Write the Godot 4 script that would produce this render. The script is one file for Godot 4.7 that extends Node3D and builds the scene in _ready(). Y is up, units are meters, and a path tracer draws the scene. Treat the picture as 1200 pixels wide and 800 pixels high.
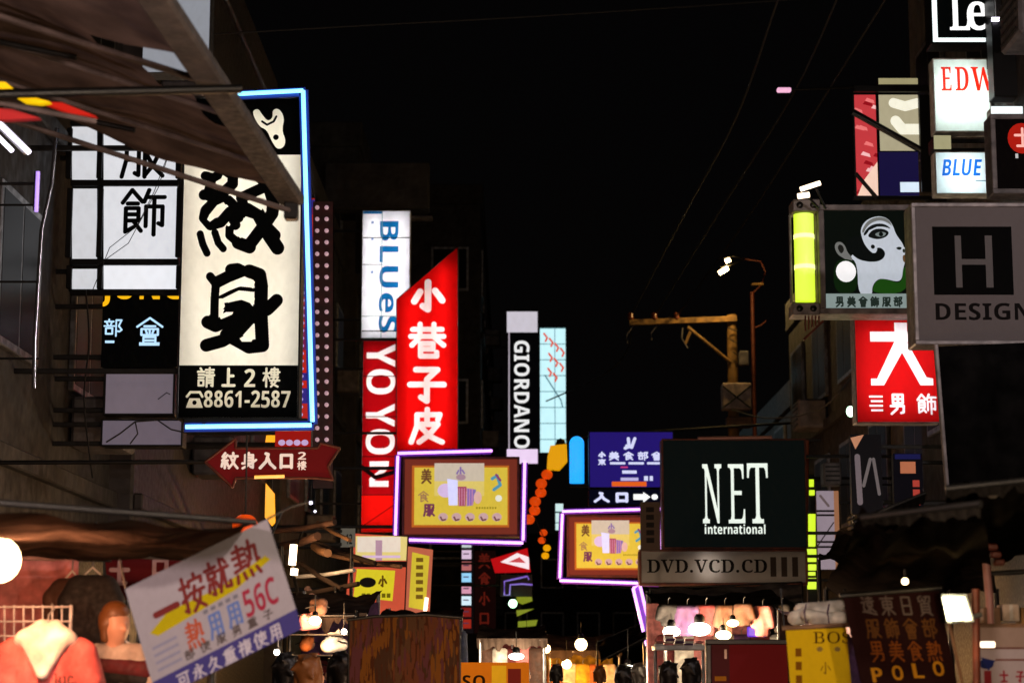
extends Node3D
# Night market street: lit shop signs over a narrow lane, stalls and lamps below.

const FOCAL := 2390.0                 # focal length in photograph pixels (1200 x 800)
const EYE := Vector3(0, 1.6, 0)
const PITCH := 0.1597

var M := {}
var taken := {}
var rng := RandomNumberGenerator.new()

func _ready():
	# ---- camera
	var cam := Camera3D.new()
	cam.name = "camera"
	cam.fov = rad_to_deg(2.0 * atan(400.0 / FOCAL))
	cam.near = 0.1
	cam.far = 600.0
	cam.position = EYE
	cam.rotation.x = PITCH
	var lens := CameraAttributesPhysical.new()
	lens.frustum_focal_length = 100.0
	lens.frustum_focus_distance = 18.0
	lens.exposure_aperture = 4.5
	lens.frustum_far = 600.0
	cam.attributes = lens
	add_child(cam)
	cam.current = true
	cam.fov = rad_to_deg(2.0 * atan(400.0 / FOCAL))
	# ---- night sky
	var sky_mat := ProceduralSkyMaterial.new()
	sky_mat.sky_top_color = Color(0.030, 0.028, 0.032)
	sky_mat.sky_horizon_color = Color(0.050, 0.042, 0.040)
	sky_mat.ground_horizon_color = Color(0.050, 0.042, 0.040)
	sky_mat.ground_bottom_color = Color(0.02, 0.018, 0.018)
	sky_mat.sky_curve = 0.2
	var sky := Sky.new()
	sky.sky_material = sky_mat
	var env := Environment.new()
	env.background_mode = Environment.BG_SKY
	env.sky = sky
	env.background_energy_multiplier = 0.35
	env.tonemap_mode = Environment.TONE_MAPPER_LINEAR
	env.tonemap_exposure = 1.15
	env.sdfgi_enabled = true
	env.ssao_enabled = true
	env.ssil_enabled = true
	var we := WorldEnvironment.new()
	we.name = "world_environment"
	we.environment = env
	add_child(we)
	# ---- moon, very faint
	var moon := DirectionalLight3D.new()
	moon.name = "moon"
	moon.light_energy = 0.003
	moon.light_angular_distance = 0.5
	moon.light_color = Color(0.9, 0.92, 1.0)
	moon.shadow_enabled = true
	moon.rotation = Vector3(deg_to_rad(-58), deg_to_rad(25), 0)
	add_child(moon)

	rng.seed = 20417
	make_materials()
	build_ground()
	build_buildings()
	build_signs_left()
	build_signs_middle()
	build_signs_right()
	build_near_left()
	build_near_right()
	build_lamps_outside()
	build_street_furniture()
	build_stalls()
	build_people()
	build_wires()

# ------------------------------------------------------------------ helpers
func P(px, py, d) -> Vector3:          # a point d metres ahead of the eye that the photograph shows at (px, py)
	var v := Vector3((px - 600.0) / FOCAL, (400.0 - py) / FOCAL, -1.0).rotated(Vector3.RIGHT, PITCH)
	return EYE + v * (d / -v.z)

func S(px, d) -> float:                # size in metres of px photograph pixels at d metres
	return px * d / FOCAL

func left_wall(d) -> float:
	return -4.35 if d < 22 else (-4.1 if d < 34 else (-3.85 if d < 46 else (-3.55 if d < 58 else -0.9)))

func right_wall(d) -> float:
	return 5.25 if d < 26 else (5.5 if d < 40 else (5.85 if d < 56 else 6.4))

func numbered(called: String) -> String:
	var n = taken.get(called, 0)
	taken[called] = n + 1
	return called if n == 0 else "%s_%03d" % [called, n]

func meta(o, label, category, group = "", kind = ""):
	if label != "": o.set_meta("label", label)
	if category != "": o.set_meta("category", category)
	if group != "": o.set_meta("group", group)
	if kind != "": o.set_meta("kind", kind)
	return o

func thing(called, label, category, at = Vector3.ZERO, group = "") -> Node3D:
	var o := Node3D.new()
	o.name = numbered(called)
	o.position = at
	add_child(o)
	meta(o, label, category, group)
	return o

func new_st() -> SurfaceTool:
	var st := SurfaceTool.new()
	st.begin(Mesh.PRIMITIVE_TRIANGLES)
	return st

# commits world-space geometry as one mesh, under parent
func obj(called, st, m, parent = null, smooth = false) -> MeshInstance3D:
	if st is SurfaceTool:
		if not smooth: pass
		st.generate_normals()
	var o := MeshInstance3D.new()
	o.mesh = st.commit() if st is SurfaceTool else st
	o.material_override = m
	if parent == null:
		o.name = numbered(called)
		add_child(o)
	else:
		o.name = called
		if not (parent is MeshInstance3D): o.position = -parent.position
		parent.add_child(o, true)
	return o

func structure(called, st, m):
	var o = obj(called, st, m)
	o.set_meta("kind", "structure")
	return o

func tri(st, a, b, c):
	st.add_vertex(a); st.add_vertex(b); st.add_vertex(c)

func quad(st, a, b, c, d):
	tri(st, a, b, c); tri(st, a, c, d)

# box with chamfered edges; basis b turns it
func cbox(st, c: Vector3, s: Vector3, bev = 0.008, b = Basis()):
	st.set_smooth_group(-1)
	var h = s * 0.5
	var e = min(bev, min(h.x, min(h.y, h.z)) * 0.45)
	var v = func(ax, sx, sy, sz):
		var q = Vector3(sx * (h.x - (0.0 if ax == 0 else e)), sy * (h.y - (0.0 if ax == 1 else e)), sz * (h.z - (0.0 if ax == 2 else e)))
		return c + b * q
	for sg in [-1, 1]:
		var f = [[v.call(0, sg, -1, -1), v.call(0, sg, -1, 1), v.call(0, sg, 1, 1), v.call(0, sg, 1, -1)],
			[v.call(1, -1, sg, -1), v.call(1, 1, sg, -1), v.call(1, 1, sg, 1), v.call(1, -1, sg, 1)],
			[v.call(2, -1, -1, sg), v.call(2, -1, 1, sg), v.call(2, 1, 1, sg), v.call(2, 1, -1, sg)]]
		for q in f:
			if sg > 0: quad(st, q[0], q[1], q[2], q[3])
			else: quad(st, q[3], q[2], q[1], q[0])
	for p in [-1, 1]:
		for q in [-1, 1]:
			var flip = p * q > 0
			var ed = [[v.call(0, p, q, -1), v.call(0, p, q, 1), v.call(1, p, q, 1), v.call(1, p, q, -1)],
				[v.call(1, -1, p, q), v.call(1, 1, p, q), v.call(2, 1, p, q), v.call(2, -1, p, q)],
				[v.call(2, q, -1, p), v.call(2, q, 1, p), v.call(0, q, 1, p), v.call(0, q, -1, p)]]
			for r in ed:
				if flip: quad(st, r[3], r[2], r[1], r[0])
				else: quad(st, r[0], r[1], r[2], r[3])
			for r in [-1, 1]:
				var t = [v.call(0, p, q, r), v.call(1, p, q, r), v.call(2, p, q, r)]
				if p * q * r > 0: tri(st, t[2], t[1], t[0])
				else: tri(st, t[0], t[1], t[2])

func boxm(called, c, s, m, parent = null, bev = 0.008, b = Basis()):
	var st = new_st()
	cbox(st, c, s, bev, b)
	return obj(called, st, m, parent)

# round tube through points
func tube(st, pts, r, sides = 8, r_end = -1.0):
	var rings = []
	var n = pts.size()
	var up := Vector3.UP
	for i in n:
		var d: Vector3 = (pts[min(i + 1, n - 1)] - pts[max(i - 1, 0)]).normalized()
		if abs(d.dot(up)) > 0.95: up = Vector3.RIGHT if abs(d.x) < 0.9 else Vector3.FORWARD
		var x := d.cross(up).normalized()
		var y := x.cross(d).normalized()
		var rr = r if r_end < 0 else lerp(float(r), float(r_end), float(i) / (n - 1))
		var ring = []
		for k in sides:
			var a = TAU * k / sides
			ring.append(pts[i] + (x * cos(a) + y * sin(a)) * rr)
		rings.append(ring)
	st.set_smooth_group(1)
	for i in n - 1:
		for k in sides:
			var k2 = (k + 1) % sides
			quad(st, rings[i][k], rings[i][k2], rings[i + 1][k2], rings[i + 1][k])
	st.set_smooth_group(-1)
	for k in range(1, sides - 1):
		tri(st, rings[0][0], rings[0][k + 1], rings[0][k])
		tri(st, rings[n - 1][0], rings[n - 1][k], rings[n - 1][k + 1])

func tubem(called, pts, r, m, parent = null, sides = 8, r_end = -1.0):
	var st = new_st()
	tube(st, pts, r, sides, r_end)
	return obj(called, st, m, parent)

# turned shape: profile of Vector2(radius, height) round the y axis through c
func lathe(st, c: Vector3, prof, sides = 16, b = Basis()):
	st.set_smooth_group(1)
	for i in prof.size() - 1:
		for k in sides:
			var a0 = TAU * k / sides
			var a1 = TAU * (k + 1) / sides
			var q = []
			for e in [[i, a0], [i, a1], [i + 1, a1], [i + 1, a0]]:
				var p = prof[e[0]]
				q.append(c + b * Vector3(cos(e[1]) * p.x, p.y, sin(e[1]) * p.x))
			if prof[i].x > 1e-5: tri(st, q[0], q[1], q[2])
			if prof[i + 1].x > 1e-5: tri(st, q[0], q[2], q[3])

func lathem(called, c, prof, m, parent = null, sides = 16, b = Basis()):
	var st = new_st()
	lathe(st, c, prof, sides, b)
	return obj(called, st, m, parent)

func ball_profile(r, n = 8, squash = 1.0):
	var out = []
	for i in n + 1:
		var a = PI * i / n
		out.append(Vector2(sin(a) * r, -cos(a) * r * squash))
	return out

# upright plate facing the camera side (+z), outline in photograph pixels at d, front at z = -d; uv spans its bounds
func slab(px, d, th) -> ArrayMesh:
	var w := PackedVector2Array()
	for q in px:
		var p := P(q.x, q.y, d)
		w.append(Vector2(p.x, p.y))
	return slab_world(w, -d, th)

func slab_world(w: PackedVector2Array, z, th) -> ArrayMesh:
	if Geometry2D.is_polygon_clockwise(w): w.reverse()
	var lo := w[0]
	var hi := w[0]
	for p in w:
		lo = lo.min(p)
		hi = hi.max(p)
	var uvof = func(p): return Vector2((p.x - lo.x) / (hi.x - lo.x), (hi.y - p.y) / (hi.y - lo.y))
	var st := new_st()
	var idx := Geometry2D.triangulate_polygon(w)
	for i in range(0, idx.size(), 3):
		var t = [idx[i], idx[i + 1], idx[i + 2]]
		var area = (w[t[1]] - w[t[0]]).cross(w[t[2]] - w[t[0]])
		if area > 0: t = [t[0], t[2], t[1]]     # clockwise seen from +z
		for side in 2:
			for k in 3:
				var p = w[t[k] if side == 0 else t[2 - k]]
				st.set_normal(Vector3(0, 0, 1 if side == 0 else -1))
				st.set_uv(uvof.call(p))
				st.add_vertex(Vector3(p.x, p.y, z if side == 0 else z - th))
	for i in w.size():
		var a = w[i]
		var b = w[(i + 1) % w.size()]
		var n = Vector3(b.y - a.y, -(b.x - a.x), 0).normalized()
		var qv = [[a, z], [a, z - th], [b, z - th], [b, z]]
		for k in [0, 1, 2, 0, 2, 3]:
			st.set_normal(n)
			st.set_uv(uvof.call(qv[k][0]))
			st.add_vertex(Vector3(qv[k][0].x, qv[k][0].y, qv[k][1]))
	return st.commit()

func rect_px(x0, y0, x1, y1):
	return [Vector2(x0, y0), Vector2(x1, y0), Vector2(x1, y1), Vector2(x0, y1)]

func pv(a):                            # flat list of numbers to Vector2 list
	var o = []
	for i in range(0, a.size(), 2): o.append(Vector2(a[i], a[i + 1]))
	return o

# ------------------------------------------------------------------ printed artwork
class Canvas:
	var im: Image
	var o: Vector2
	var k: float
	func _init(x0, y0, x1, y1, kk, bg):
		o = Vector2(x0, y0)
		k = kk
		im = Image.create(int(ceil((x1 - x0) * kk)), int(ceil((y1 - y0) * kk)), false, Image.FORMAT_RGBA8)
		im.fill(bg)
	func rect(x0, y0, x1, y1, col):
		poly([Vector2(x0, y0), Vector2(x1, y0), Vector2(x1, y1), Vector2(x0, y1)], col)
	func poly(pts, col):
		var q = []
		var lo = 1e9
		var hi = -1e9
		for p in pts:
			var v: Vector2 = (p - o) * k
			q.append(v)
			lo = min(lo, v.y)
			hi = max(hi, v.y)
		var n = q.size()
		var w = im.get_width()
		for y in range(max(0, int(floor(lo))), min(im.get_height(), int(ceil(hi)) + 1)):
			var yc = y + 0.5
			var xs = []
			for i in n:
				var a = q[i]
				var b = q[(i + 1) % n]
				if (a.y <= yc) != (b.y <= yc):
					xs.append(a.x + (yc - a.y) / (b.y - a.y) * (b.x - a.x))
			xs.sort()
			for i in range(0, xs.size() - 1, 2):
				var xa = max(0, int(ceil(xs[i] - 0.5)))
				var xb = min(w, int(ceil(xs[i + 1] - 0.5)))
				if xb > xa: im.fill_rect(Rect2i(xa, y, xb - xa, 1), col)
	func disc(c, r, col, ry = -1.0):
		var p = []
		var n = 20
		for i in n: p.append(c + Vector2(cos(TAU * i / n) * r, sin(TAU * i / n) * (r if ry < 0 else ry)))
		poly(p, col)
	func soft(pts, col, rounds = 2):               # polygon with its corners cut round
		for r in rounds:
			var q = []
			for i in pts.size():
				var p = pts[i]
				var s = pts[(i + 1) % pts.size()]
				q.append(p.lerp(s, 0.25))
				q.append(p.lerp(s, 0.75))
			pts = q
		poly(pts, col)
	func stroke(pts, w, col, w_end = -1.0):
		var n = pts.size()
		for i in n:
			var wa = w if w_end < 0 or n < 2 else lerp(float(w), float(w_end), float(i) / (n - 1))
			disc(pts[i], wa * 0.5, col)
			if i < n - 1:
				var wb = w if w_end < 0 else lerp(float(w), float(w_end), float(i + 1) / (n - 1))
				var d = (pts[i + 1] - pts[i]).normalized().orthogonal()
				poly([pts[i] + d * wa * 0.5, pts[i + 1] + d * wb * 0.5, pts[i + 1] - d * wb * 0.5, pts[i] - d * wa * 0.5], col)
	# one character of strokes on a 100 grid, fitted into a box; u is its x axis, v its y axis
	func glyph(strokes: String, at: Vector2, u: Vector2, v: Vector2, lw, col):
		for s in strokes.split(";"):
			var pts = []
			for xy in s.strip_edges().split(" "):
				var c = xy.split(",")
				pts.append(at + u * (float(c[0]) * 0.01) + v * (float(c[1]) * 0.01))
			stroke(pts, lw, col)
	# letters fitted into a box; u runs along the text, v down the letters
	func text(s: String, at: Vector2, u: Vector2, v: Vector2, col, font: Font):
		var tm := TextMesh.new()
		tm.text = s
		tm.font = font
		tm.font_size = 64
		tm.depth = 0.0
		var a = tm.get_mesh_arrays()
		var vs: PackedVector3Array = a[Mesh.ARRAY_VERTEX]
		var idx = a[Mesh.ARRAY_INDEX]
		if idx == null or idx.size() == 0: idx = PackedInt32Array(range(vs.size()))
		if vs.size() == 0: return
		var lo := vs[0]
		var hi := vs[0]
		for p in vs:
			lo = lo.min(p)
			hi = hi.max(p)
		for i in range(0, idx.size() - 2, 3):
			var t = []
			for j in 3:
				var p = vs[idx[i + j]]
				t.append(at + u * ((p.x - lo.x) / (hi.x - lo.x)) + v * ((hi.y - p.y) / (hi.y - lo.y)))
			poly(t, col)
	func box_text(s, x0, y0, x1, y1, col, font):
		text(s, Vector2(x0, y0), Vector2(x1 - x0, 0), Vector2(0, y1 - y0), col, font)
	func down_text(s, x0, y0, x1, y1, col, font):      # turned a quarter clockwise, reading downwards
		text(s, Vector2(x1, y0), Vector2(0, y1 - y0), Vector2(x0 - x1, 0), col, font)
	func grime(noise: Image, amount):
		# uneven dirt: blends a tiled noise picture over the print
		var g: Image = noise.duplicate()
		var w = g.get_width()
		var h = g.get_height()
		for y in range(0, im.get_height(), h):
			for x in range(0, im.get_width(), w):
				im.blend_rect(g, Rect2i(0, 0, w, h), Vector2i(x, y))

const GLYPHS := {
	"小": "50,5 50,90 36,80;28,35 12,65;70,32 90,62",
	"巷": "30,5 30,40;68,5 68,40;10,20 90,20;5,40 95,40;32,40 8,65;66,40 95,65;32,60 66,60 66,76 32,76;32,60 32,96 76,96 76,85",
	"子": "20,10 78,10 50,36;50,36 50,94 34,84;4,50 96,50",
	"皮": "22,18 85,18 80,32;22,18 22,50 6,95;50,3 50,45;24,45 80,45 55,75 28,95;35,55 60,80 92,95",
	"服": "15,8 15,60 5,95;15,8 42,8 42,92 34,88;15,35 42,35;15,62 42,62;56,8 90,8 90,35 80,32;56,8 56,95;56,48 88,48 75,72 56,93;62,55 75,75 96,93",
	"飾": "25,3 5,30;25,3 48,28;16,32 38,32;12,42 40,42 40,68 12,68;12,42 12,92 30,82;12,55 40,55;30,70 46,90;62,3 52,28;58,18 96,18;56,38 56,80;56,38 92,38 92,78 84,74;74,20 74,98",
	"請": "20,2 26,12;5,20 42,20;10,35 38,35;10,50 38,50;10,64 38,64 38,92 10,92 10,64;50,10 95,10;54,24 92,24;46,38 98,38;72,0 72,38;56,50 56,98;56,50 90,50 90,95 82,92;56,64 90,64;56,78 90,78",
	"上": "48,5 48,92;48,42 85,42;6,92 95,92",
	"樓": "20,2 20,98;3,28 38,28;20,30 4,65;20,32 38,55;68,0 68,52;50,8 88,8 88,36 50,36 50,8;42,22 98,22;48,48 90,48;66,52 50,80 88,98;86,58 70,80 48,98;42,66 98,66",
	"入": "40,6 54,10 44,52 6,94;50,30 66,66 96,94",
	"口": "18,18 18,88;18,18 82,18 82,88;18,82 82,82",
	"紋": "25,3 10,25 30,28;38,15 8,48 40,48;24,50 24,95;10,62 6,85;36,62 42,80;72,2 72,18;50,22 98,22;85,24 75,60 48,95;58,30 75,65 98,95",
	"身": "48,2 40,14;25,15 25,65;25,15 75,15 75,92 60,86;25,31 75,31;25,47 75,47;8,66 75,64;95,45 50,75 10,96",
	"一": "5,50 95,50",
	"按": "18,2 18,92 8,86;3,25 35,25;3,62 36,50;68,2 68,14;42,16 95,16 92,30;42,16 40,30;40,48 98,48;62,34 50,66 90,95;82,50 72,75 42,96",
	"就": "25,2 25,14;3,18 48,18;12,30 40,30 40,46 12,46 12,30;26,46 26,92 18,88;12,58 4,80;38,58 46,76;52,32 98,32;70,4 70,40 50,92;76,34 76,85 96,88 96,74;84,8 92,20",
	"熱": "10,14 48,14;28,2 28,30;5,30 52,30;10,48 48,48;28,36 28,62;4,66 50,60;56,20 92,20 90,60 98,58;72,2 70,40 54,66;58,40 70,50;10,78 6,96;34,78 38,94;60,78 64,94;84,76 94,94",
	"可": "5,12 95,12;20,34 20,68;20,34 56,34 56,64 20,64;80,12 80,92 64,84",
	"永": "42,3 56,12;24,24 52,24 52,92 40,86;8,42 36,42 8,84;82,24 56,46;54,40 72,68 96,88",
	"久": "40,3 30,30 8,52;36,22 72,22 55,60 10,95;48,48 65,75 95,95",
	"重": "82,3 20,12;5,24 95,24;20,36 80,36 80,66 20,66 20,36;20,51 80,51;50,8 50,92;12,78 88,78;3,93 97,93",
	"複": "20,2 26,12;4,22 38,22 4,58;20,42 20,96;30,46 38,56;58,2 46,22;54,12 96,12;52,26 90,26 90,54 52,54 52,26;52,40 90,40;62,54 46,80;58,64 88,64 48,96;56,72 96,96",
	"使": "26,2 4,42;16,28 16,96;32,16 98,16;42,30 90,30 90,54 42,54 42,30;66,2 66,56 32,96;46,62 66,80 98,96",
	"用": "20,8 20,60 6,95;20,8 84,8 84,94 72,90;20,35 84,35;20,62 84,62;52,8 52,94",
	"男": "20,4 80,4 80,46 20,46 20,4;20,25 80,25;50,4 50,46;6,60 86,60 84,90 68,94;50,48 44,74 10,98",
	"三": "15,20 85,20;20,50 80,50;8,82 92,82",
	"會": "50,2 4,34;50,2 96,34;30,32 70,32;20,42 80,42 80,64 20,64 20,42;50,42 50,64;36,48 40,58;64,48 60,58;28,72 72,72 72,97 28,97 28,72;28,84 72,84",
	"部": "28,2 28,12;6,14 52,14;16,22 22,36;42,20 36,36;3,40 56,40;12,52 46,52 46,86 12,86 12,52;66,6 66,98;66,6 94,6 80,40 96,62 84,72 74,70",
	"日": "22,8 78,8 78,92 22,92 22,8;22,50 78,50",
	"遠": "10,8 20,18;4,34 24,34 14,60 26,78;4,78 26,80 98,94;58,2 58,28;38,14 80,14;32,28 88,28;42,38 76,38 76,52 42,52 42,38;58,54 36,80;58,54 56,84;62,60 92,82",
	"東": "6,14 94,14;20,28 80,28 80,60 20,60 20,28;20,44 80,44;50,2 50,96;48,60 6,92;52,60 94,92",
	"貿": "30,2 10,10 12,30 36,24;36,14 44,30;52,6 90,6 86,30 76,28;66,8 52,32;22,40 78,40 78,82 22,82 22,40;22,54 78,54;22,68 78,68;34,84 12,97;64,84 90,97",
	"士": "50,5 50,92;6,38 94,38;18,92 82,92",
	"美": "32,2 40,14;68,2 60,14;12,18 88,18;16,34 84,34;6,50 94,50;50,18 50,50;8,66 92,66;50,52 44,72 8,97;54,68 92,97",
	"食": "50,2 6,36;50,2 94,36;50,22 50,32;28,36 72,36 72,64 28,64;28,36 28,94 52,84;28,50 72,50;60,68 90,94;82,66 66,78",
}

func zh(c: Canvas, s: String, x0, y0, x1, y1, lw, col):     # a row or column of characters filling a box
	var n = s.length()
	var w = x1 - x0
	var h = y1 - y0
	for i in n:
		if w >= h and n > 1 or n == 1 or w / n > h * 0.6:
			var cw = w / n
			c.glyph(GLYPHS[s[i]], Vector2(x0 + cw * (i + 0.05), y0), Vector2(cw * 0.9, 0), Vector2(0, h), lw, col)
		else:
			var ch = h / n
			c.glyph(GLYPHS[s[i]], Vector2(x0, y0 + ch * (i + 0.05)), Vector2(w, 0), Vector2(0, ch * 0.9), lw, col)

var sans: SystemFont
var sans_bold: SystemFont
var serif: SystemFont
var serif_bold: SystemFont
var grime_img: Image

func sfont(n, weight):
	var f := SystemFont.new()
	f.font_names = PackedStringArray([n])
	f.font_weight = weight
	return f

func noise_tex(freq, lo, hi, seed_, normal = false, size = 256, octaves = 4):
	var n := FastNoiseLite.new()
	n.seed = seed_
	n.noise_type = FastNoiseLite.TYPE_SIMPLEX_SMOOTH
	n.frequency = freq
	n.fractal_octaves = octaves
	var t := NoiseTexture2D.new()
	t.width = size
	t.height = size
	t.seamless = true
	t.noise = n
	if normal:
		t.as_normal_map = true
		t.bump_strength = hi
	else:
		var g := Gradient.new()
		g.set_color(0, Color(lo, lo, lo))
		g.set_color(1, Color(hi, hi, hi))
		t.color_ramp = g
	return t

var tex_mottle: Texture2D
var tex_fine: Texture2D
var tex_normal: Texture2D
var tex_cloth_normal: Texture2D

func mat(called, col: Color, rough = 0.7, metal = 0.0, scale = 0.0, bump = 0.0):
	var m := StandardMaterial3D.new()
	m.resource_name = called
	m.albedo_color = col
	m.roughness = rough
	m.metallic = metal
	if scale > 0.0:
		m.albedo_texture = tex_mottle
		m.uv1_triplanar = true
		m.uv1_world_triplanar = true
		m.uv1_scale = Vector3.ONE * scale
		m.roughness = min(1.0, rough * 1.25)
		m.roughness_texture = tex_fine
	if bump > 0.0:
		m.normal_enabled = true
		m.normal_texture = tex_normal
		m.normal_scale = bump
	M[called] = m
	return m

func glow(called, col: Color, energy, albedo = Color(0.8, 0.8, 0.8)):
	var m := StandardMaterial3D.new()
	m.resource_name = called
	m.albedo_color = albedo
	m.roughness = 0.4
	m.emission_enabled = true
	m.emission = col
	m.emission_energy_multiplier = energy
	M[called] = m
	return m

func print_mat(c: Canvas, energy = 0.0, dirt = true):
	if dirt: c.grime(grime_img, 1.0)
	var t := ImageTexture.create_from_image(c.im)
	var m := StandardMaterial3D.new()
	m.albedo_texture = t
	m.albedo_color = Color(0.75, 0.75, 0.75)
	m.roughness = 0.85
	m.metallic_specular = 0.15
	m.texture_repeat = false
	if energy > 0.0:
		m.emission_enabled = true
		m.emission_operator = BaseMaterial3D.EMISSION_OP_MULTIPLY
		m.emission = Color.WHITE
		m.emission_texture = t
		m.emission_energy_multiplier = energy
	return m

func make_materials():
	sans = sfont("Droid Sans", 400)
	sans_bold = sfont("Droid Sans", 700)
	serif = sfont("Droid Serif", 400)
	serif_bold = sfont("Droid Serif", 700)
	tex_mottle = noise_tex(0.012, 0.55, 1.0, 3)
	tex_fine = noise_tex(0.05, 0.6, 1.0, 5)
	tex_normal = noise_tex(0.02, 0.0, 6.0, 7, true)
	# dirt film: translucent brown specks and runs
	var n := FastNoiseLite.new()
	n.seed = 11
	n.frequency = 0.02
	n.fractal_octaves = 5
	grime_img = Image.create(256, 256, false, Image.FORMAT_RGBA8)
	for y in 256:
		for x in 256:
			var v = clamp(n.get_noise_2d(x, y * 0.6) * 0.5 + 0.35, 0.0, 1.0)
			grime_img.set_pixel(x, y, Color(0.25, 0.2, 0.15, v * v * 0.10))
	mat("asphalt", Color(0.24, 0.24, 0.24), 0.85, 0, 0.5, 0.5)
	mat("paving", Color(0.42, 0.40, 0.38), 0.8, 0, 0.8, 0.3)
	mat("plaster", Color(0.2, 0.18, 0.17), 0.9, 0, 0.35, 0.2)
	mat("plaster_grey", Color(0.25, 0.24, 0.24), 0.9, 0, 0.4, 0.2)
	mat("plaster_tan", Color(0.27, 0.23, 0.2), 0.9, 0, 0.3, 0.2)
	mat("tile_wall", Color(0.26, 0.23, 0.22), 0.5, 0, 0.6, 0.1)
	mat("window_glass", Color(0.05, 0.055, 0.06), 0.4)
	mat("aluminium", Color(0.62, 0.62, 0.63), 0.4, 0.7, 1.5)
	mat("dark_metal", Color(0.12, 0.115, 0.11), 0.5, 0.4, 1.5)
	mat("black_metal", Color(0.05, 0.05, 0.05), 0.45, 0.3, 1.5)
	mat("black_paint", Color(0.03, 0.03, 0.03), 0.4)
	mat("grey_paint", Color(0.46, 0.44, 0.45), 0.6, 0.0, 1.2, 0.1)
	mat("grey_frame", Color(0.5, 0.47, 0.47), 0.55, 0.1, 1.5, 0.1)
	mat("white_paint", Color(0.85, 0.85, 0.84), 0.45, 0, 1.5)
	mat("tray_white", Color(0.9, 0.9, 0.9), 0.6)
	mat("rust_frame", Color(0.45, 0.2, 0.12), 0.6, 0.1, 1.5, 0.1)
	mat("awning_rib", Color(0.46, 0.4, 0.39), 0.8, 0, 1.5)
	mat("tarp", Color(0.47, 0.41, 0.39), 0.9, 0, 0.7, 0.5)
	mat("tarp_dark", Color(0.28, 0.235, 0.21), 0.9, 0, 0.7, 0.5)
	mat("tarp_black", Color(0.10, 0.09, 0.08), 0.95, 0, 0.7, 0.5)
	mat("tarp_pink", Color(0.75, 0.62, 0.62), 0.9, 0, 0.9, 0.5)
	for k in ["tarp", "tarp_dark", "tarp_black", "tarp_pink"]: M[k].specular_mode = BaseMaterial3D.SPECULAR_DISABLED
	M.window_glass.metallic_specular = 0.2
	mat("wood", Color(0.6, 0.45, 0.22), 0.75, 0, 1.2, 0.4)
	mat("wood_plain", Color(0.5, 0.36, 0.24), 0.7, 0, 1.0, 0.3)
	mat("cable", Color(0.1, 0.1, 0.1), 0.8)
	mat("skin", Color(0.76, 0.56, 0.45), 0.5)
	mat("hair_black", Color(0.13, 0.11, 0.105), 0.42, 0, 6.0, 0.6)
	mat("hair_brown", Color(0.42, 0.26, 0.12), 0.5)
	mat("cloth_cream", Color(0.86, 0.78, 0.7), 0.85, 0, 2.0, 0.3)
	mat("cloth_coral", Color(0.86, 0.38, 0.36), 0.85, 0, 2.0, 0.3)
	mat("cloth_white", Color(0.9, 0.88, 0.84), 0.85, 0, 2.0, 0.3)
	mat("cloth_dark", Color(0.12, 0.1, 0.1), 0.9, 0, 2.0, 0.3)
	mat("cloth_brown", Color(0.32, 0.2, 0.14), 0.9, 0, 2.0, 0.3)
	mat("cloth_maroon", Color(0.42, 0.1, 0.12), 0.9, 0, 2.0, 0.3)
	mat("cloth_blue", Color(0.16, 0.2, 0.34), 0.9, 0, 2.0, 0.3)
	mat("cloth_purple", Color(0.36, 0.22, 0.4), 0.9, 0, 2.0, 0.3)
	mat("cloth_orange", Color(0.72, 0.38, 0.12), 0.9, 0, 2.0, 0.3)
	mat("cloth_yellow", Color(0.86, 0.68, 0.16), 0.9, 0, 2.0, 0.3)
	mat("cloth_pink", Color(0.82, 0.5, 0.5), 0.9, 0, 2.0, 0.3)
	mat("denim", Color(0.16, 0.19, 0.27), 0.9, 0, 2.0, 0.3)
	glow("bulb_warm", Color(1.0, 0.86, 0.62), 9.0)
	glow("bulb_white", Color(1.0, 0.97, 0.9), 7.0)
	glow("bulb_green", Color(0.75, 1.0, 0.8), 4.0)
	glow("tube_white", Color(0.93, 0.9, 1.0), 3.0)
	glow("tube_warm", Color(1.0, 0.88, 0.75), 2.5)
	glow("neon_blue", Color(0.42, 0.8, 1.0), 2.2)
	glow("neon_purple", Color(0.86, 0.58, 1.0), 2.2)
	mat("tray_purple", Color(0.42, 0.16, 0.62), 0.5)
	mat("tray_blue", Color(0.12, 0.22, 0.6), 0.5)
	glow("neon_violet_dim", Color(0.42, 0.22, 0.75), 0.8)
	glow("lamp_yellow_green", Color(0.80, 0.93, 0.12), 1.0)
	glow("lamp_yellow", Color(1.0, 0.66, 0.02), 1.0)
	glow("lamp_cyan", Color(0.03, 0.62, 1.0), 1.15)
	glow("lantern_orange", Color(0.95, 0.30, 0.04), 0.55, Color(0.8, 0.3, 0.05))
	glow("lantern_yellow", Color(0.95, 0.66, 0.02), 0.7, Color(0.8, 0.6, 0.05))
	glow("marquee_bulb", Color(0.95, 0.72, 0.8), 0.34)

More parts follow.
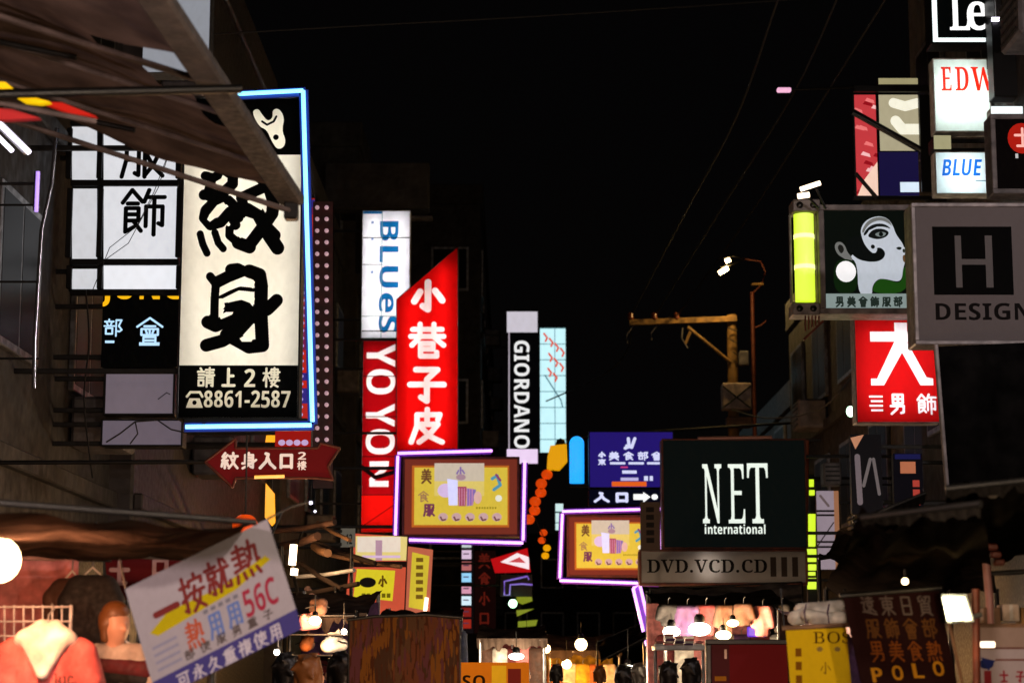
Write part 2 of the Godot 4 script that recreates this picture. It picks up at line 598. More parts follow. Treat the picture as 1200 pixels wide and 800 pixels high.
# ------------------------------------------------------------------ the sign cabinet shared by most shop signs
# o: frame width fw (m), frame material fm, thickness th, energy e, arm side "l"/"r"/"" , arms heights, group
func sign_box(called, label, x0, y0, x1, y1, d, c: Canvas, o = {}) -> Node3D:
	var a := P(x0, (y0 + y1) * 0.5, d)
	var b := P(x1, (y0 + y1) * 0.5, d)
	var top := P((x0 + x1) * 0.5, y0, d).y
	var bot := P((x0 + x1) * 0.5, y1, d).y
	var th = o.get("th", 0.22)
	var fw = o.get("fw", 0.04)
	var fm = o.get("fm", M.dark_metal)
	var t := thing(called, label, o.get("category", "sign"), Vector3((a.x + b.x) * 0.5, bot, -d), o.get("group", ""))
	var w = b.x - a.x
	var h = top - bot
	var mid := Vector3((a.x + b.x) * 0.5, (top + bot) * 0.5, -d)
	if o.has("tubes"):
		tube_box(t, PackedVector2Array([Vector2(a.x + 0.008, top - 0.008), Vector2(b.x - 0.008, top - 0.008), Vector2(b.x - 0.008, bot + 0.008), Vector2(a.x + 0.008, bot + 0.008)]), d, th, c, o.tubes, o.get("power", 12.0), o.get("cm", fm))
		arms(t, o.get("arm", ""), a.x, b.x, bot, h, d, th)
		return t
	boxm("cabinet", mid + Vector3(0, 0, -0.008 - th * 0.5), Vector3(w, h, th), o.get("cm", fm), t, 0.01)
	var inner := PackedVector2Array([Vector2(a.x + fw, top - fw), Vector2(b.x - fw, top - fw), Vector2(b.x - fw, bot + fw), Vector2(a.x + fw, bot + fw)])
	if o.get("bare", false):
		inner = PackedVector2Array([Vector2(a.x, top), Vector2(b.x, top), Vector2(b.x, bot), Vector2(a.x, bot)])
	obj("sign_face", slab_world(inner, -d, 0.006), print_mat(c, o.get("e", 0.9)), t)
	if not o.get("bare", false):
		var fd = 0.035
		boxm("frame_bar", Vector3(mid.x, top - fw * 0.5, -d + 0.006), Vector3(w, fw, fd), fm, t, 0.006)
		boxm("frame_bar", Vector3(mid.x, bot + fw * 0.5, -d + 0.006), Vector3(w, fw, fd), fm, t, 0.006)
		boxm("frame_bar", Vector3(a.x + fw * 0.5, mid.y, -d + 0.006), Vector3(fw, h - fw * 2, fd), fm, t, 0.006)
		boxm("frame_bar", Vector3(b.x - fw * 0.5, mid.y, -d + 0.006), Vector3(fw, h - fw * 2, fd), fm, t, 0.006)
	arms(t, o.get("arm", ""), a.x, b.x, bot, h, d, th)
	return t

# open lightbox: translucent printed sheet over a white tray with fluorescent tubes inside; w is its outline in metres
func tube_box(t, w: PackedVector2Array, d, th, c: Canvas, n, power, cm):
	var lo := w[0]
	var hi := w[0]
	for p in w:
		lo = lo.min(p)
		hi = hi.max(p)
	var pm = print_mat(c, 0.0)
	pm.albedo_color = Color(1, 1, 1)
	pm.backlight_enabled = true
	pm.backlight = Color(1, 1, 1)
	if Geometry2D.is_polygon_clockwise(w): w.reverse()
	var st := new_st()
	var idx := Geometry2D.triangulate_polygon(w)
	for i in range(0, idx.size(), 3):
		var q = [idx[i], idx[i + 1], idx[i + 2]]
		if (w[q[1]] - w[q[0]]).cross(w[q[2]] - w[q[0]]) > 0: q = [q[0], q[2], q[1]]
		for k in 3:
			var p = w[q[k]]
			st.set_normal(Vector3(0, 0, 1))
			st.set_uv(Vector2((p.x - lo.x) / (hi.x - lo.x), (hi.y - p.y) / (hi.y - lo.y)))
			st.add_vertex(Vector3(p.x, p.y, -d))
	obj("sign_face", st.commit(), pm, t)
	# tray: back and walls
	obj("back_panel", slab_world(w, -d - th, 0.01), M.tray_white, t)
	st = new_st()
	for i in w.size():
		var p = w[i]
		var q = w[(i + 1) % w.size()]
		var e = (q - p).normalized()
		var mid = (p + q) * 0.5 + Vector2(e.y, -e.x) * 0.008
		cbox(st, Vector3(mid.x, mid.y, -d - th * 0.5 + 0.004), Vector3((q - p).length() + 0.02, 0.014, th + 0.01), 0.003, Basis(Vector3(e.x, e.y, 0), Vector3(-e.y, e.x, 0), Vector3(0, 0, 1)))
	obj("tray_wall", st, cm, t)
	var tm = glow("tube_%d_%s" % [t.get_instance_id() % 100000, n], Color(1.0, 0.98, 0.94), power)
	var upright = hi.y - lo.y > hi.x - lo.x
	for k in n:
		var f = (k + 0.5) / n
		var a: Vector3
		var b: Vector3
		if upright:
			var x = lerp(lo.x, hi.x, f)
			a = Vector3(x, lo.y + 0.06, -d - th * 0.62)
			var top = hi.y
			for i in w.size():
				var p = w[i]
				var q = w[(i + 1) % w.size()]
				if (p.x - x) * (q.x - x) < 0 and max(p.y, q.y) > (lo.y + hi.y) * 0.5: top = lerp(p.y, q.y, (x - p.x) / (q.x - p.x))
			b = Vector3(x, top - 0.06, -d - th * 0.62)
		else:
			var y = lerp(lo.y, hi.y, f)
			a = Vector3(lo.x + 0.05, y, -d - th * 0.62)
			b = Vector3(hi.x - 0.05, y, -d - th * 0.62)
		# two tubes end to end where the box is long
		var parts = 1 + int((b - a).length() / 2.0)
		for s in parts:
			var g = 0.03 / (b - a).length()
			tubem("light_tube", [a.lerp(b, float(s) / parts + g), a.lerp(b, float(s + 1) / parts - g)], 0.016, tm, t, 8)

func arms(t, side, ax, bx, bot, h, d, th):
	if side == "": return
	var wall = left_wall(d) if side == "l" else right_wall(d)
	var from = ax if side == "l" else bx
	if (side == "l" and wall > from - 0.02) or (side == "r" and wall < from + 0.02): return
	for f in [0.15, 0.85]:
		var y = bot + h * f
		boxm("bracket_arm", Vector3((wall + from) * 0.5, y, -d - th * 0.5), Vector3(abs(wall - from) + 0.04, 0.045, 0.045), M.dark_metal, t, 0.005)

# neon tube on a painted channel
func neon(called, pts, r, m, parent):
	var o = tubem(called, pts, r, m, parent, 8)
	return o

# ------------------------------------------------------------------ smooth bodies from tapered capsules (surface nets)
func sd(p: Vector3, a: Vector3, b: Vector3, ra, rb) -> float:
	var ab := b - a
	var l := ab.length_squared()
	var t = 0.0 if l < 1e-9 else clamp((p - a).dot(ab) / l, 0.0, 1.0)
	return p.distance_to(a + ab * t) - lerp(float(ra), float(rb), t)

func blob(st, bones, cell, k = 0.03, xf = Transform3D()):
	var lo := Vector3.ONE * 1e9
	var hi := -lo
	for bn in bones:
		var r = max(bn[2], bn[3]) + cell * 2.0
		lo = lo.min(bn[0] - Vector3.ONE * r).min(bn[1] - Vector3.ONE * r)
		hi = hi.max(bn[0] + Vector3.ONE * r).max(bn[1] + Vector3.ONE * r)
	var nx = int(ceil((hi.x - lo.x) / cell)) + 2
	var ny = int(ceil((hi.y - lo.y) / cell)) + 2
	var nz = int(ceil((hi.z - lo.z) / cell)) + 2
	var f := PackedFloat32Array()
	f.resize(nx * ny * nz)
	f.fill(1.0)
	for bn in bones:
		var r = max(bn[2], bn[3]) + max(k, cell * 2.0)
		var l: Vector3 = (bn[0].min(bn[1]) - Vector3.ONE * r - lo) / cell
		var h: Vector3 = (bn[0].max(bn[1]) + Vector3.ONE * r - lo) / cell
		for z in range(max(0, int(l.z)), min(nz, int(h.z) + 2)):
			for y in range(max(0, int(l.y)), min(ny, int(h.y) + 2)):
				for x in range(max(0, int(l.x)), min(nx, int(h.x) + 2)):
					var i = x + nx * (y + ny * z)
					var v = sd(lo + Vector3(x, y, z) * cell, bn[0], bn[1], bn[2], bn[3])
					var q = f[i]
					var e = max(k - abs(q - v), 0.0) / k
					f[i] = min(q, v) - e * e * k * 0.25
	var vert := {}
	st.set_smooth_group(1)
	for z in nz - 1:
		for y in ny - 1:
			for x in nx - 1:
				var i0 = x + nx * (y + ny * z)
				var s0 = f[i0] < 0.0
				var mixed := false
				for c in range(1, 8):
					if (f[i0 + (c & 1) + nx * (((c >> 1) & 1) + ny * (c >> 2))] < 0.0) != s0:
						mixed = true
						break
				if not mixed: continue
				var acc := Vector3.ZERO
				var cnt := 0
				for e in [[0, 1], [0, 2], [0, 4], [1, 3], [1, 5], [2, 3], [2, 6], [4, 5], [4, 6], [3, 7], [5, 7], [6, 7]]:
					var a = e[0]
					var b = e[1]
					var va = f[i0 + (a & 1) + nx * (((a >> 1) & 1) + ny * (a >> 2))]
					var vb = f[i0 + (b & 1) + nx * (((b >> 1) & 1) + ny * (b >> 2))]
					if (va < 0.0) != (vb < 0.0):
						var t = va / (va - vb)
						var pa := Vector3(a & 1, (a >> 1) & 1, a >> 2)
						var pb := Vector3(b & 1, (b >> 1) & 1, b >> 2)
						acc += pa.lerp(pb, t)
						cnt += 1
				vert[i0] = xf * (lo + (Vector3(x, y, z) + acc / cnt) * cell)
	var steps = [1, nx, nx * ny]
	for z in range(1, nz - 1):
		for y in range(1, ny - 1):
			for x in range(1, nx - 1):
				var i0 = x + nx * (y + ny * z)
				for ax in 3:
					var i1 = i0 + steps[ax]
					if (f[i0] < 0.0) == (f[i1] < 0.0): continue
					var u = steps[(ax + 1) % 3]
					var w = steps[(ax + 2) % 3]
					var q = [i0, i0 - u, i0 - u - w, i0 - w]
					if not (vert.has(q[0]) and vert.has(q[1]) and vert.has(q[2]) and vert.has(q[3])): continue
					if f[i0] < 0.0: quad(st, vert[q[3]], vert[q[2]], vert[q[1]], vert[q[0]])
					else: quad(st, vert[q[0]], vert[q[1]], vert[q[2]], vert[q[3]])

# hanging or stretched cloth: patch over four corners with sag and ripples
func sheet(st, a: Vector3, b: Vector3, c: Vector3, d: Vector3, nu, nv, sag, ripple, seed_, skip = null):
	var n := FastNoiseLite.new()
	n.seed = seed_
	n.frequency = 1.0
	n.fractal_type = FastNoiseLite.FRACTAL_NONE
	var nrm := (b - a).cross(d - a).normalized()
	var g = []
	for j in nv + 1:
		var row = []
		for i in nu + 1:
			var u = float(i) / nu
			var v = float(j) / nv
			var p := a.lerp(b, u).lerp(d.lerp(c, u), v)
			p.y -= sag * 4.0 * u * (1.0 - u)
			p += nrm * ripple * (n.get_noise_2d(u * 3.2, v * 2.2 + seed_) + 0.25 * n.get_noise_2d(u * 9.0 + 40.0, v * 5.0))
			row.append(p)
		g.append(row)
	st.set_smooth_group(1)
	for j in nv:
		for i in nu:
			if skip != null and skip.call((i + 0.5) / nu, (j + 0.5) / nv): continue
			quad(st, g[j][i], g[j][i + 1], g[j + 1][i + 1], g[j + 1][i])

func omni(parent, at: Vector3, col: Color, energy, size):
	var l := OmniLight3D.new()
	l.name = "lamp_light"
	l.light_color = col
	l.light_energy = energy
	l.light_size = size
	l.omni_range = 30.0
	l.omni_attenuation = 2.0
	l.shadow_enabled = true
	parent.add_child(l, true)
	l.position = at - parent.position
	return l

# bare bulb on a cord, lighting its stall
func stall_lamp(label, at: Vector3, r, kind, col, energy, cord_up = 0.5, squash = 1.0, group = "bare bulbs hanging over the stalls"):
	var t := thing("stall_lamp", label, "lamp", at, group)
	lathem("bulb", at, ball_profile(r, 10, squash), M[kind], t, 16)
	var st := new_st()
	lathe(st, at + Vector3(0, r * squash * 0.92, 0), [Vector2(r * 0.5, 0), Vector2(r * 0.5, r * 0.5), Vector2(r * 0.28, r * 0.8), Vector2(0.0, r * 0.8)], 12)
	obj("socket", st, M.black_paint, t)
	if cord_up > 0: tubem("cord", [at + Vector3(0, r * squash * 0.9 + r * 0.7, 0), at + Vector3(0, r + cord_up, 0)], 0.006, M.cable, t, 6)
	if energy > 0: omni(t, at, col, energy, r)
	return t

# ------------------------------------------------------------------ ground and buildings
func build_ground():
	var st := new_st()
	quad(st, Vector3(-200, 0, 60), Vector3(200, 0, 60), Vector3(200, 0, -340), Vector3(-200, 0, -340))
	structure("ground", st, M.paving)
	st = new_st()
	quad(st, Vector3(-2.9, 0.004, 40), Vector3(3.6, 0.004, 40), Vector3(4.6, 0.004, -100), Vector3(-1.2, 0.004, -100))
	structure("road", st, M.asphalt)
	for s in [-1, 1]:
		st = new_st()
		if s < 0: cbox(st, Vector3(-4.0, 0.06, -28), Vector3(1.6, 0.12, 130), 0.02)
		else: cbox(st, Vector3(4.9, 0.06, -28), Vector3(1.6, 0.12, 130), 0.02)
		structure("pavement", st, M.paving)

func building(label, wall_x, side, d0, d1, height, m, floors, win_m):
	var deep = 9.0
	var cx = wall_x - deep * 0.5 if side == "l" else wall_x + deep * 0.5
	var t := thing("shop_building", label, "building", Vector3(cx, 0, -(d0 + d1) * 0.5))
	boxm("wall", Vector3(cx, height * 0.5, -(d0 + d1) * 0.5), Vector3(deep, height, d1 - d0 - 0.03), m, t, 0.03)
	boxm("roof_parapet", Vector3(cx, height + 0.3, -(d0 + d1) * 0.5), Vector3(deep + 0.12, 0.6, d1 - d0 - 0.05), m, t, 0.03)
	var sg = 1.0 if side == "l" else -1.0
	var fh = (height - 3.4) / floors
	var n = int((d1 - d0) / 2.6)
	for f in floors:
		var y = 3.4 + fh * (f + 0.5)
		boxm("floor_band", Vector3(wall_x + sg * 0.05, 3.4 + fh * f, -(d0 + d1) * 0.5), Vector3(0.1, 0.18, d1 - d0 - 0.1), m, t, 0.015)
		for i in n:
			var z = -(d0 + (d1 - d0) * (i + 0.5) / n)
			var w = boxm("window", Vector3(wall_x + sg * 0.03, y, z), Vector3(0.06, 1.4, 1.5), M.aluminium, t, 0.01)
			for k in [-1, 1]:
				boxm("pane", Vector3(wall_x + sg * 0.058, y, z + k * 0.355), Vector3(0.012, 1.26, 0.66), win_m, w, 0.003)
			if (i + f) % 3 == 1:
				var ac = boxm("air_conditioner", Vector3(wall_x + sg * 0.28, y - 1.0, z + 0.3), Vector3(0.5, 0.5, 0.75), M.grey_paint, t, 0.03)
				for g in 5:
					boxm("grille_bar", Vector3(wall_x + sg * 0.54, y - 1.18 + g * 0.09, z + 0.3), Vector3(0.02, 0.025, 0.6), M.dark_metal, ac, 0.004)
	# shutters and shop opening at street level
	boxm("shop_front", Vector3(wall_x + sg * 0.04, 1.5, -(d0 + d1) * 0.5), Vector3(0.08, 2.6, d1 - d0 - 1.2), M.dark_metal, t, 0.02)
	# windows in the end wall facing the camera
	for f in floors:
		for k in 2:
			var x = wall_x - sg * (0.9 + k * 2.0)
			var y = 3.4 + fh * (f + 0.5)
			var w = boxm("window", Vector3(x, y, -d0 + 0.02), Vector3(1.1, 1.3, 0.06), M.aluminium, t, 0.01)
			boxm("pane", Vector3(x, y, -d0 + 0.052), Vector3(0.96, 1.16, 0.012), win_m, w, 0.003)
	return t

func build_buildings():
	building("dark shop building nearest on the left, behind the awning", -4.35, "l", 7, 22, 13.0, M.plaster, 3, M.window_glass)
	building("dark narrow building behind the tattoo sign", -4.1, "l", 22, 34, 11.0, M.tile_wall, 2, M.window_glass)
	building("dark building holding the tall white and red vertical signs", -3.85, "l", 34, 46, 10.6, M.plaster_grey, 2, M.window_glass)
	building("dark grey block rising behind the white vertical sign", -3.55, "l", 46, 58, 13.6, M.plaster_grey, 3, M.window_glass)
	building("far dark building that carries the black vertical sign", -0.9, "l", 58, 96, 15.0, M.plaster, 3, M.window_glass)
	building("dark shop building on the right behind the stacked jeans signs", 5.25, "r", 9, 26, 14.0, M.plaster_tan, 3, M.window_glass)
	building("dark building on the right above the dark green square sign", 5.5, "r", 26, 40, 8.2, M.plaster, 2, M.window_glass)
	building("low dark building behind the wooden utility pole", 5.85, "r", 40, 56, 7.0, M.tile_wall, 2, M.window_glass)
	building("far low building at the right end of the lane", 6.4, "r", 56, 96, 7.5, M.plaster_grey, 2, M.window_glass)
	# the building that closes the lane
	var t := thing("shop_building", "distant dark building closing the end of the lane", "building", Vector3(2.8, 0, -101))
	boxm("wall", Vector3(2.8, 4.0, -101), Vector3(8.0, 8.0, 8.0), M.plaster, t, 0.03)
	for f in 2:
		for k in 4:
			var w = boxm("window", Vector3(0.2 + k * 1.7, 3.6 + f * 2.5, -96.98), Vector3(1.1, 1.4, 0.06), M.aluminium, t, 0.01)
			boxm("pane", Vector3(0.2 + k * 1.7, 3.6 + f * 2.5, -96.948), Vector3(0.96, 1.26, 0.012), M.window_glass, w, 0.003)

# ------------------------------------------------------------------ left-hand signs
func build_signs_left():
	var white := Color(0.95, 0.93, 0.86)
	var ink := Color(0.012, 0.012, 0.012)
	# --- gridded clothing sign
	var d = 19.0
	var t := thing("clothing_sign", "gridded white lightbox with thin black clothing characters, left of tattoo sign", "sign", P(146, 345, d))
	var cells = [[84, 148, 113, 213, "", 0.72], [121, 148, 207, 213, "服", 0.8], [84, 221, 113, 307, "", 0.68], [121, 217, 207, 305, "飾", 0.8], [84, 315, 113, 340, "", 0.7], [121, 309, 207, 341, "", 0.95]]
	for cl in cells:
		var c := Canvas.new(cl[0], cl[1], cl[2], cl[3], 4, Color(0.88, 0.89, 0.91))
		if cl[4] == "服": zh(c, "服", 138, 150, 195, 210, 5.0, ink)
		if cl[4] == "飾": zh(c, "飾", 138, 221, 196, 276, 5.0, ink)
		obj("sign_panel", slab(rect_px(cl[0], cl[1], cl[2], cl[3]), d, 0.01), print_mat(c, cl[5]), t)
	boxm("cabinet", P(146, 244, d) + Vector3(0, 0, -0.12), Vector3(S(130, d), S(202, d), 0.2), M.black_metal, t)
	for y in [145, 215, 307.5, 343]:
		boxm("grid_bar", P(146, y, d) + Vector3(0, 0, 0.012), Vector3(S(130, d), S(7.5, d), 0.05), M.black_metal, t, 0.006)
	for x in [81, 117, 209.5]:
		for k in 3:
			var ya = [145, 215, 307.5][k] + 3.8
			var yb = [215, 307.5, 343][k] - 3.8
			boxm("grid_bar", P(x, (ya + yb) * 0.5, d) + Vector3(0, 0, 0.012), Vector3(S(6.5, d), S(yb - ya, d), 0.05), M.black_metal, t, 0.006)
	arms(t, "l", P(81, 244, d).x, 0, P(146, 345, d).y, S(200, d), d, 0.2)
	# loose wires over the pale panels
	var wt := thing("loose_wire", "thin black wires dangling across the gridded white lightbox", "wire", P(165, 310, 18.9))
	tubem("strand", [P(208, 150, 18.85), P(180, 225, 18.85), P(160, 265, 18.85), P(128, 290, 18.85), P(106, 345, 18.85)], 0.004, M.cable, wt, 5)
	tubem("strand", [P(205, 155, 18.83), P(185, 220, 18.83), P(150, 285, 18.83), P(112, 312, 18.83)], 0.004, M.cable, wt, 5)
	# --- black sign below: cropped yellow letters and pale characters
	var c := Canvas.new(119, 345, 208, 430, 4, Color(0.01, 0.01, 0.01))
	c.text("JUNG", Vector2(114, 322), Vector2(100, 0), Vector2(0, 37), Color(0.98, 0.72, 0.08), sans_bold)
	c.rect(119, 345, 208, 346, Color(0.01, 0.01, 0.01))
	var pale := Color(0.72, 0.88, 1.0)
	c.glyph(GLYPHS["部"], Vector2(121, 374), Vector2(22, 0), Vector2(0, 20), 2.2, pale)
	c.glyph(GLYPHS["會"], Vector2(159, 372), Vector2(32, 0), Vector2(0, 32), 2.6, pale)
	c.rect(123, 399, 134, 402, pale)
	c.rect(163, 401, 187, 405, pale)
	sign_box("black_shop_sign", "black sign with cropped yellow letters and pale blue characters", 119, 345, 208, 430, 19.05, c, {"e": 0.9, "bare": true, "cm": M.black_metal, "arm": "l", "th": 0.15})
	# two dim pale panels below it
	c = Canvas.new(122, 435, 204, 486, 3, Color(0.53, 0.49, 0.54))
	c.stroke(pv([186, 468, 196, 460, 200, 462]), 1.2, Color(0.2, 0.18, 0.2))
	sign_box("pale_panel_sign", "dim lilac-grey blank lightbox below the black lettered sign", 121, 434, 205, 487, 19.1, c, {"e": 0.42, "fw": 0.02, "fm": M.black_metal, "arm": "l"})
	c = Canvas.new(118, 492, 218, 523, 3, Color(0.5, 0.46, 0.52))
	sign_box("long_panel_sign", "long dim grey lightbox strip crossed by cables, under the blank panel", 118, 491, 214, 523, 19.1, c, {"e": 0.4, "fw": 0.015, "fm": M.black_metal, "arm": "l"})
	wt = thing("hanging_cable", "black cables drooping over the long dim grey strip", "cable", P(160, 520, 18.9))
	tubem("strand", [P(124, 518, 18.95), P(140, 508, 18.95), P(158, 494, 18.95), P(184, 492, 18.95), P(200, 503, 18.95), P(222, 508, 18.95)], 0.008, M.cable, wt, 6)
	tubem("strand", [P(158, 494, 18.93), P(161, 508, 18.93), P(152, 520, 18.93)], 0.007, M.cable, wt, 6)
	# --- tattoo parlour sign
	d = 17.5
	c = Canvas.new(212, 114, 352, 490, 4, Color(0.93, 0.91, 0.86))
	c.rect(212, 114, 352, 182, ink)
	c.rect(212, 430, 352, 490, Color(0.02, 0.022, 0.02))
	# curl at the top
	c.soft(pv([291, 130, 299, 126, 304, 134, 311, 142, 317, 137, 316, 128, 324, 126, 331, 137, 328, 153, 333, 164, 331, 173, 323, 176, 316, 166, 310, 152, 300, 148]), white)
	c.stroke(pv([304, 142, 310, 146, 318, 142, 321, 136]), 2.6, ink)
	c.disc(Vector2(321, 161), 3.4, ink)
	# brush characters, traced: ink strokes then paper holes
	var z1 = func(a): return pv(a).map(func(q): return Vector2(210, 180) + q * 0.175)
	var z2 = func(a): return pv(a).map(func(q): return Vector2(210, 300) + q * 0.175)
	for sk in [[[155, 155, 210, 170, 260, 140, 330, 145], 11], [[345, 160, 345, 210, 280, 270, 200, 285, 150, 285], 13], [[205, 170, 170, 290, 230, 320, 320, 320, 380, 380], 11],
		[[235, 320, 165, 390, 155, 440, 200, 490, 270, 470, 330, 400], 13], [[130, 550, 150, 620, 180, 680], 8.5], [[230, 540, 255, 610, 290, 650], 8.5], [[330, 510, 330, 560, 390, 610], 10],
		[[470, 125, 520, 160, 590, 220, 500, 260, 405, 305], 13], [[405, 305, 430, 380, 390, 440, 350, 440, 370, 490], 12], [[600, 250, 625, 330, 620, 410, 560, 500, 470, 620], 15],
		[[430, 380, 520, 410, 560, 480, 600, 560, 660, 645], 16], [[390, 610, 470, 640], 15], [[560, 480, 640, 560], 14]]:
		c.stroke(z1.call(sk[0]), sk[1], ink)
	for hole in [[[275, 150, 310, 172, 285, 215, 232, 250]], [[285, 335, 298, 352, 225, 445, 195, 468, 175, 452, 190, 420, 240, 355]], [[470, 345, 545, 302, 580, 330, 545, 390]], [[425, 440, 498, 495, 470, 550, 405, 578, 360, 540, 410, 500]]]:
		c.poly(z1.call(hole[0]), white)
	c.disc(Vector2(210, 180) + Vector2(322, 486) * 0.175, 2.0, white)
	for sk in [[[345, 105, 390, 100, 420, 115, 330, 150, 250, 190], 14], [[205, 150, 245, 200, 240, 300, 240, 420, 200, 450], 10], [[470, 115, 540, 140, 555, 220, 555, 400, 570, 610, 480, 620, 370, 560], 16],
		[[280, 290, 400, 230, 500, 240], 5], [[310, 350, 420, 330, 500, 360], 8], [[195, 455, 250, 480, 340, 440, 480, 420, 600, 370, 660, 310], 15], [[480, 430, 400, 520, 300, 580, 190, 610], 15],
		[[350, 400, 450, 400, 540, 420], 18], [[400, 470, 320, 540], 14]]:
		c.stroke(z2.call(sk[0]), sk[1], ink)
	for hole in [[275, 240, 340, 215, 480, 165, 510, 185, 500, 232, 460, 208, 400, 220, 275, 270], [315, 305, 420, 270, 500, 268, 512, 300, 500, 352, 465, 310, 420, 305, 330, 326], [272, 298, 298, 298, 310, 350, 300, 368, 268, 365], [272, 412, 320, 388, 368, 388, 360, 405, 285, 437], [415, 565, 500, 510, 514, 550, 495, 586, 430, 585]]:
		c.poly(z2.call(hole), white)
	var cream := Color(0.86, 0.84, 0.76)
	zh(c, "請", 232, 433, 255, 455, 2.6, cream)
	zh(c, "上", 262, 433, 279, 455, 3.4, cream)
	c.box_text("2", 289, 434, 302, 455, cream, sans_bold)
	zh(c, "樓", 310, 433, 332, 455, 2.4, cream)
	c.box_text("8861-2587", 242, 459, 344, 479, cream, sans_bold)
	c.stroke(pv([222, 466, 226, 461, 237, 461, 240, 466]), 3, cream)
	c.poly(pv([225, 468, 237, 468, 241, 479, 221, 479]), cream)
	c.disc(Vector2(231, 473), 2.6, ink)
	t = sign_box("tattoo_sign", "large upright cream tattoo lightbox with bold black brush characters and phone number", 212, 114, 352, 490, d, c, {"e": 0.95, "tubes": 3, "power": 9.5, "fm": M.black_metal, "th": 0.26, "arm": "l"})
	# neon outline on its own tray
	var nz = 0.10
	var corner = [P(277, 110, d - nz), P(355, 106, d - nz), P(366, 498, d - nz), P(217, 500, d - nz)]
	for seg in [[0, 1], [1, 2], [2, 3]]:
		var a: Vector3 = corner[seg[0]]
		var b: Vector3 = corner[seg[1]]
		var dir = (b - a).normalized()
		if seg[0] == 1: b -= dir * 0.03
		if seg[0] == 2: a += dir * 0.01
		neon("neon_tube", [a, b], 0.019, M.neon_blue, t)
		var bs := Basis(dir, Vector3(0, 0, 1).cross(dir).normalized(), Vector3(0, 0, 1))
		boxm("neon_tray", (a + b) * 0.5 + Vector3(0, 0, -0.045), Vector3((b - a).length() + 0.04, 0.085, 0.02), M.tray_blue, t, 0.004, bs)
	for q in [P(300, 108, d), P(360, 200, d), P(363, 350, d), P(340, 499, d), P(240, 499, d)]:
		boxm("tray_stay", q + Vector3(0, 0, -0.02), Vector3(0.03, 0.03, 0.2), M.dark_metal, t, 0.004)
	boxm("bottom_rail", P(288, 494, d) + Vector3(0, 0, -0.05), Vector3(S(146, d), 0.05, 0.2), M.dark_metal, t, 0.006)
	# --- thin coloured sign beyond its edge, with rows of marquee bulbs
	d = 22.0
	c = Canvas.new(350, 232, 366, 560, 4, Color(0.55, 0.1, 0.1))
	var rr := RandomNumberGenerator.new()
	rr.seed = 4
	for y in range(234, 556, 9):
		var pick = rr.randi() % 4
		c.rect(350, y, 366, y + 9, [Color(0.75, 0.14, 0.1), Color(0.2, 0.16, 0.5), Color(0.7, 0.16, 0.14), Color(0.45, 0.12, 0.3)][pick])
		c.disc(Vector2(354, y + 4), 2.2, Color(0.75, 0.7, 0.95))
	sign_box("narrow_red_sign", "narrow red and blue sign seen beyond the blue neon edge", 350, 232, 366, 556, d, c, {"e": 0.75, "bare": true, "cm": M.dark_metal, "th": 0.12, "arm": "l"})
	t = thing("marquee_bulb_sign", "dark red board studded with columns of small pink bulbs", "sign", P(377, 572, d - 0.05))
	obj("board", slab(rect_px(366.5, 236, 390, 572), d - 0.05, 0.08), mat("marquee_red", Color(0.28, 0.07, 0.09), 0.5, 0, 2.0), t)
	var bm := SphereMesh.new()
	bm.radius = S(2.7, d)
	bm.height = S(5.4, d)
	bm.radial_segments = 10
	bm.rings = 5
	for j in 24:
		for i in 2:
			var o := MeshInstance3D.new()
			o.mesh = bm
			o.material_override = M.marquee_bulb
			o.name = "bulb"
			t.add_child(o, true)
			o.position = P(371.5 + i * 11.0, 243 + j * 13.6, d - 0.07) - t.position
	boxm("bracket_arm", Vector3((left_wall(25) + P(372, 300, d).x) * 0.5, P(372, 300, d).y, -d - 0.08), Vector3(P(372, 300, d).x - left_wall(25), 0.05, 0.05), M.dark_metal, t)
	boxm("bracket_arm", Vector3((left_wall(25) + P(372, 520, d).x) * 0.5, P(372, 520, d).y, -d - 0.08), Vector3(P(372, 520, d).x - left_wall(25), 0.05, 0.05), M.dark_metal, t)
	# --- red sign piece low behind the neon corner, and the yellow light strip
	c = Canvas.new(322, 500, 364, 530, 4, Color(0.62, 0.1, 0.08))
	for k in 4: c.disc(Vector2(330 + k * 9, 521), 4.2, Color(0.8, 0.7, 0.9))
	c.rect(322, 500, 364, 504, Color(0.5, 0.25, 0.6))
	sign_box("small_red_sign", "small red sign with lilac dots under the blue neon corner", 322, 501, 364, 526, 20.5, c, {"e": 0.6, "bare": true, "cm": M.dark_metal, "arm": "l"})
	t = thing("yellow_light_strip", "slim upright yellow light strip beside the tilted price board", "light", P(316, 617, 22.5))
	obj("light_panel", slab(pv([311, 566, 321, 578, 322, 612, 318, 616, 310, 606]), 22.5, 0.06), M.lamp_yellow, t)
	obj("light_panel", slab(pv([314, 498, 322, 500, 324, 521, 310, 522, 312, 508]), 22.5, 0.06), M.lamp_yellow, t)
	boxm("pole", P(316, 545, 22.5) + Vector3(0, 0, -0.08), Vector3(0.05, S(130, 22.5), 0.05), M.dark_metal, t)
	boxm("bracket_arm", Vector3((left_wall(24) + P(316, 540, 22.5).x) * 0.5, P(316, 540, 22.5).y, -22.6), Vector3(P(316, 540, 22.5).x - left_wall(24), 0.04, 0.04), M.dark_metal, t)
	# --- arrow sign to the upstairs entrance
	d = 16.8
	c = Canvas.new(238, 513, 402, 576, 4, Color(0.36, 0.07, 0.07))
	var pink := Color(0.95, 0.86, 0.8)
	zh(c, "紋", 256, 531, 279, 552, 3.2, pink)
	zh(c, "身", 281, 531, 302, 552, 3.2, pink)
	zh(c, "入", 303, 531, 325, 552, 4.0, pink)
	zh(c, "口", 326, 530, 348, 553, 4.0, pink)
	c.box_text("2", 351, 530, 361, 540, pink, sans_bold)
	zh(c, "樓", 350, 542, 362, 553, 1.4, pink)
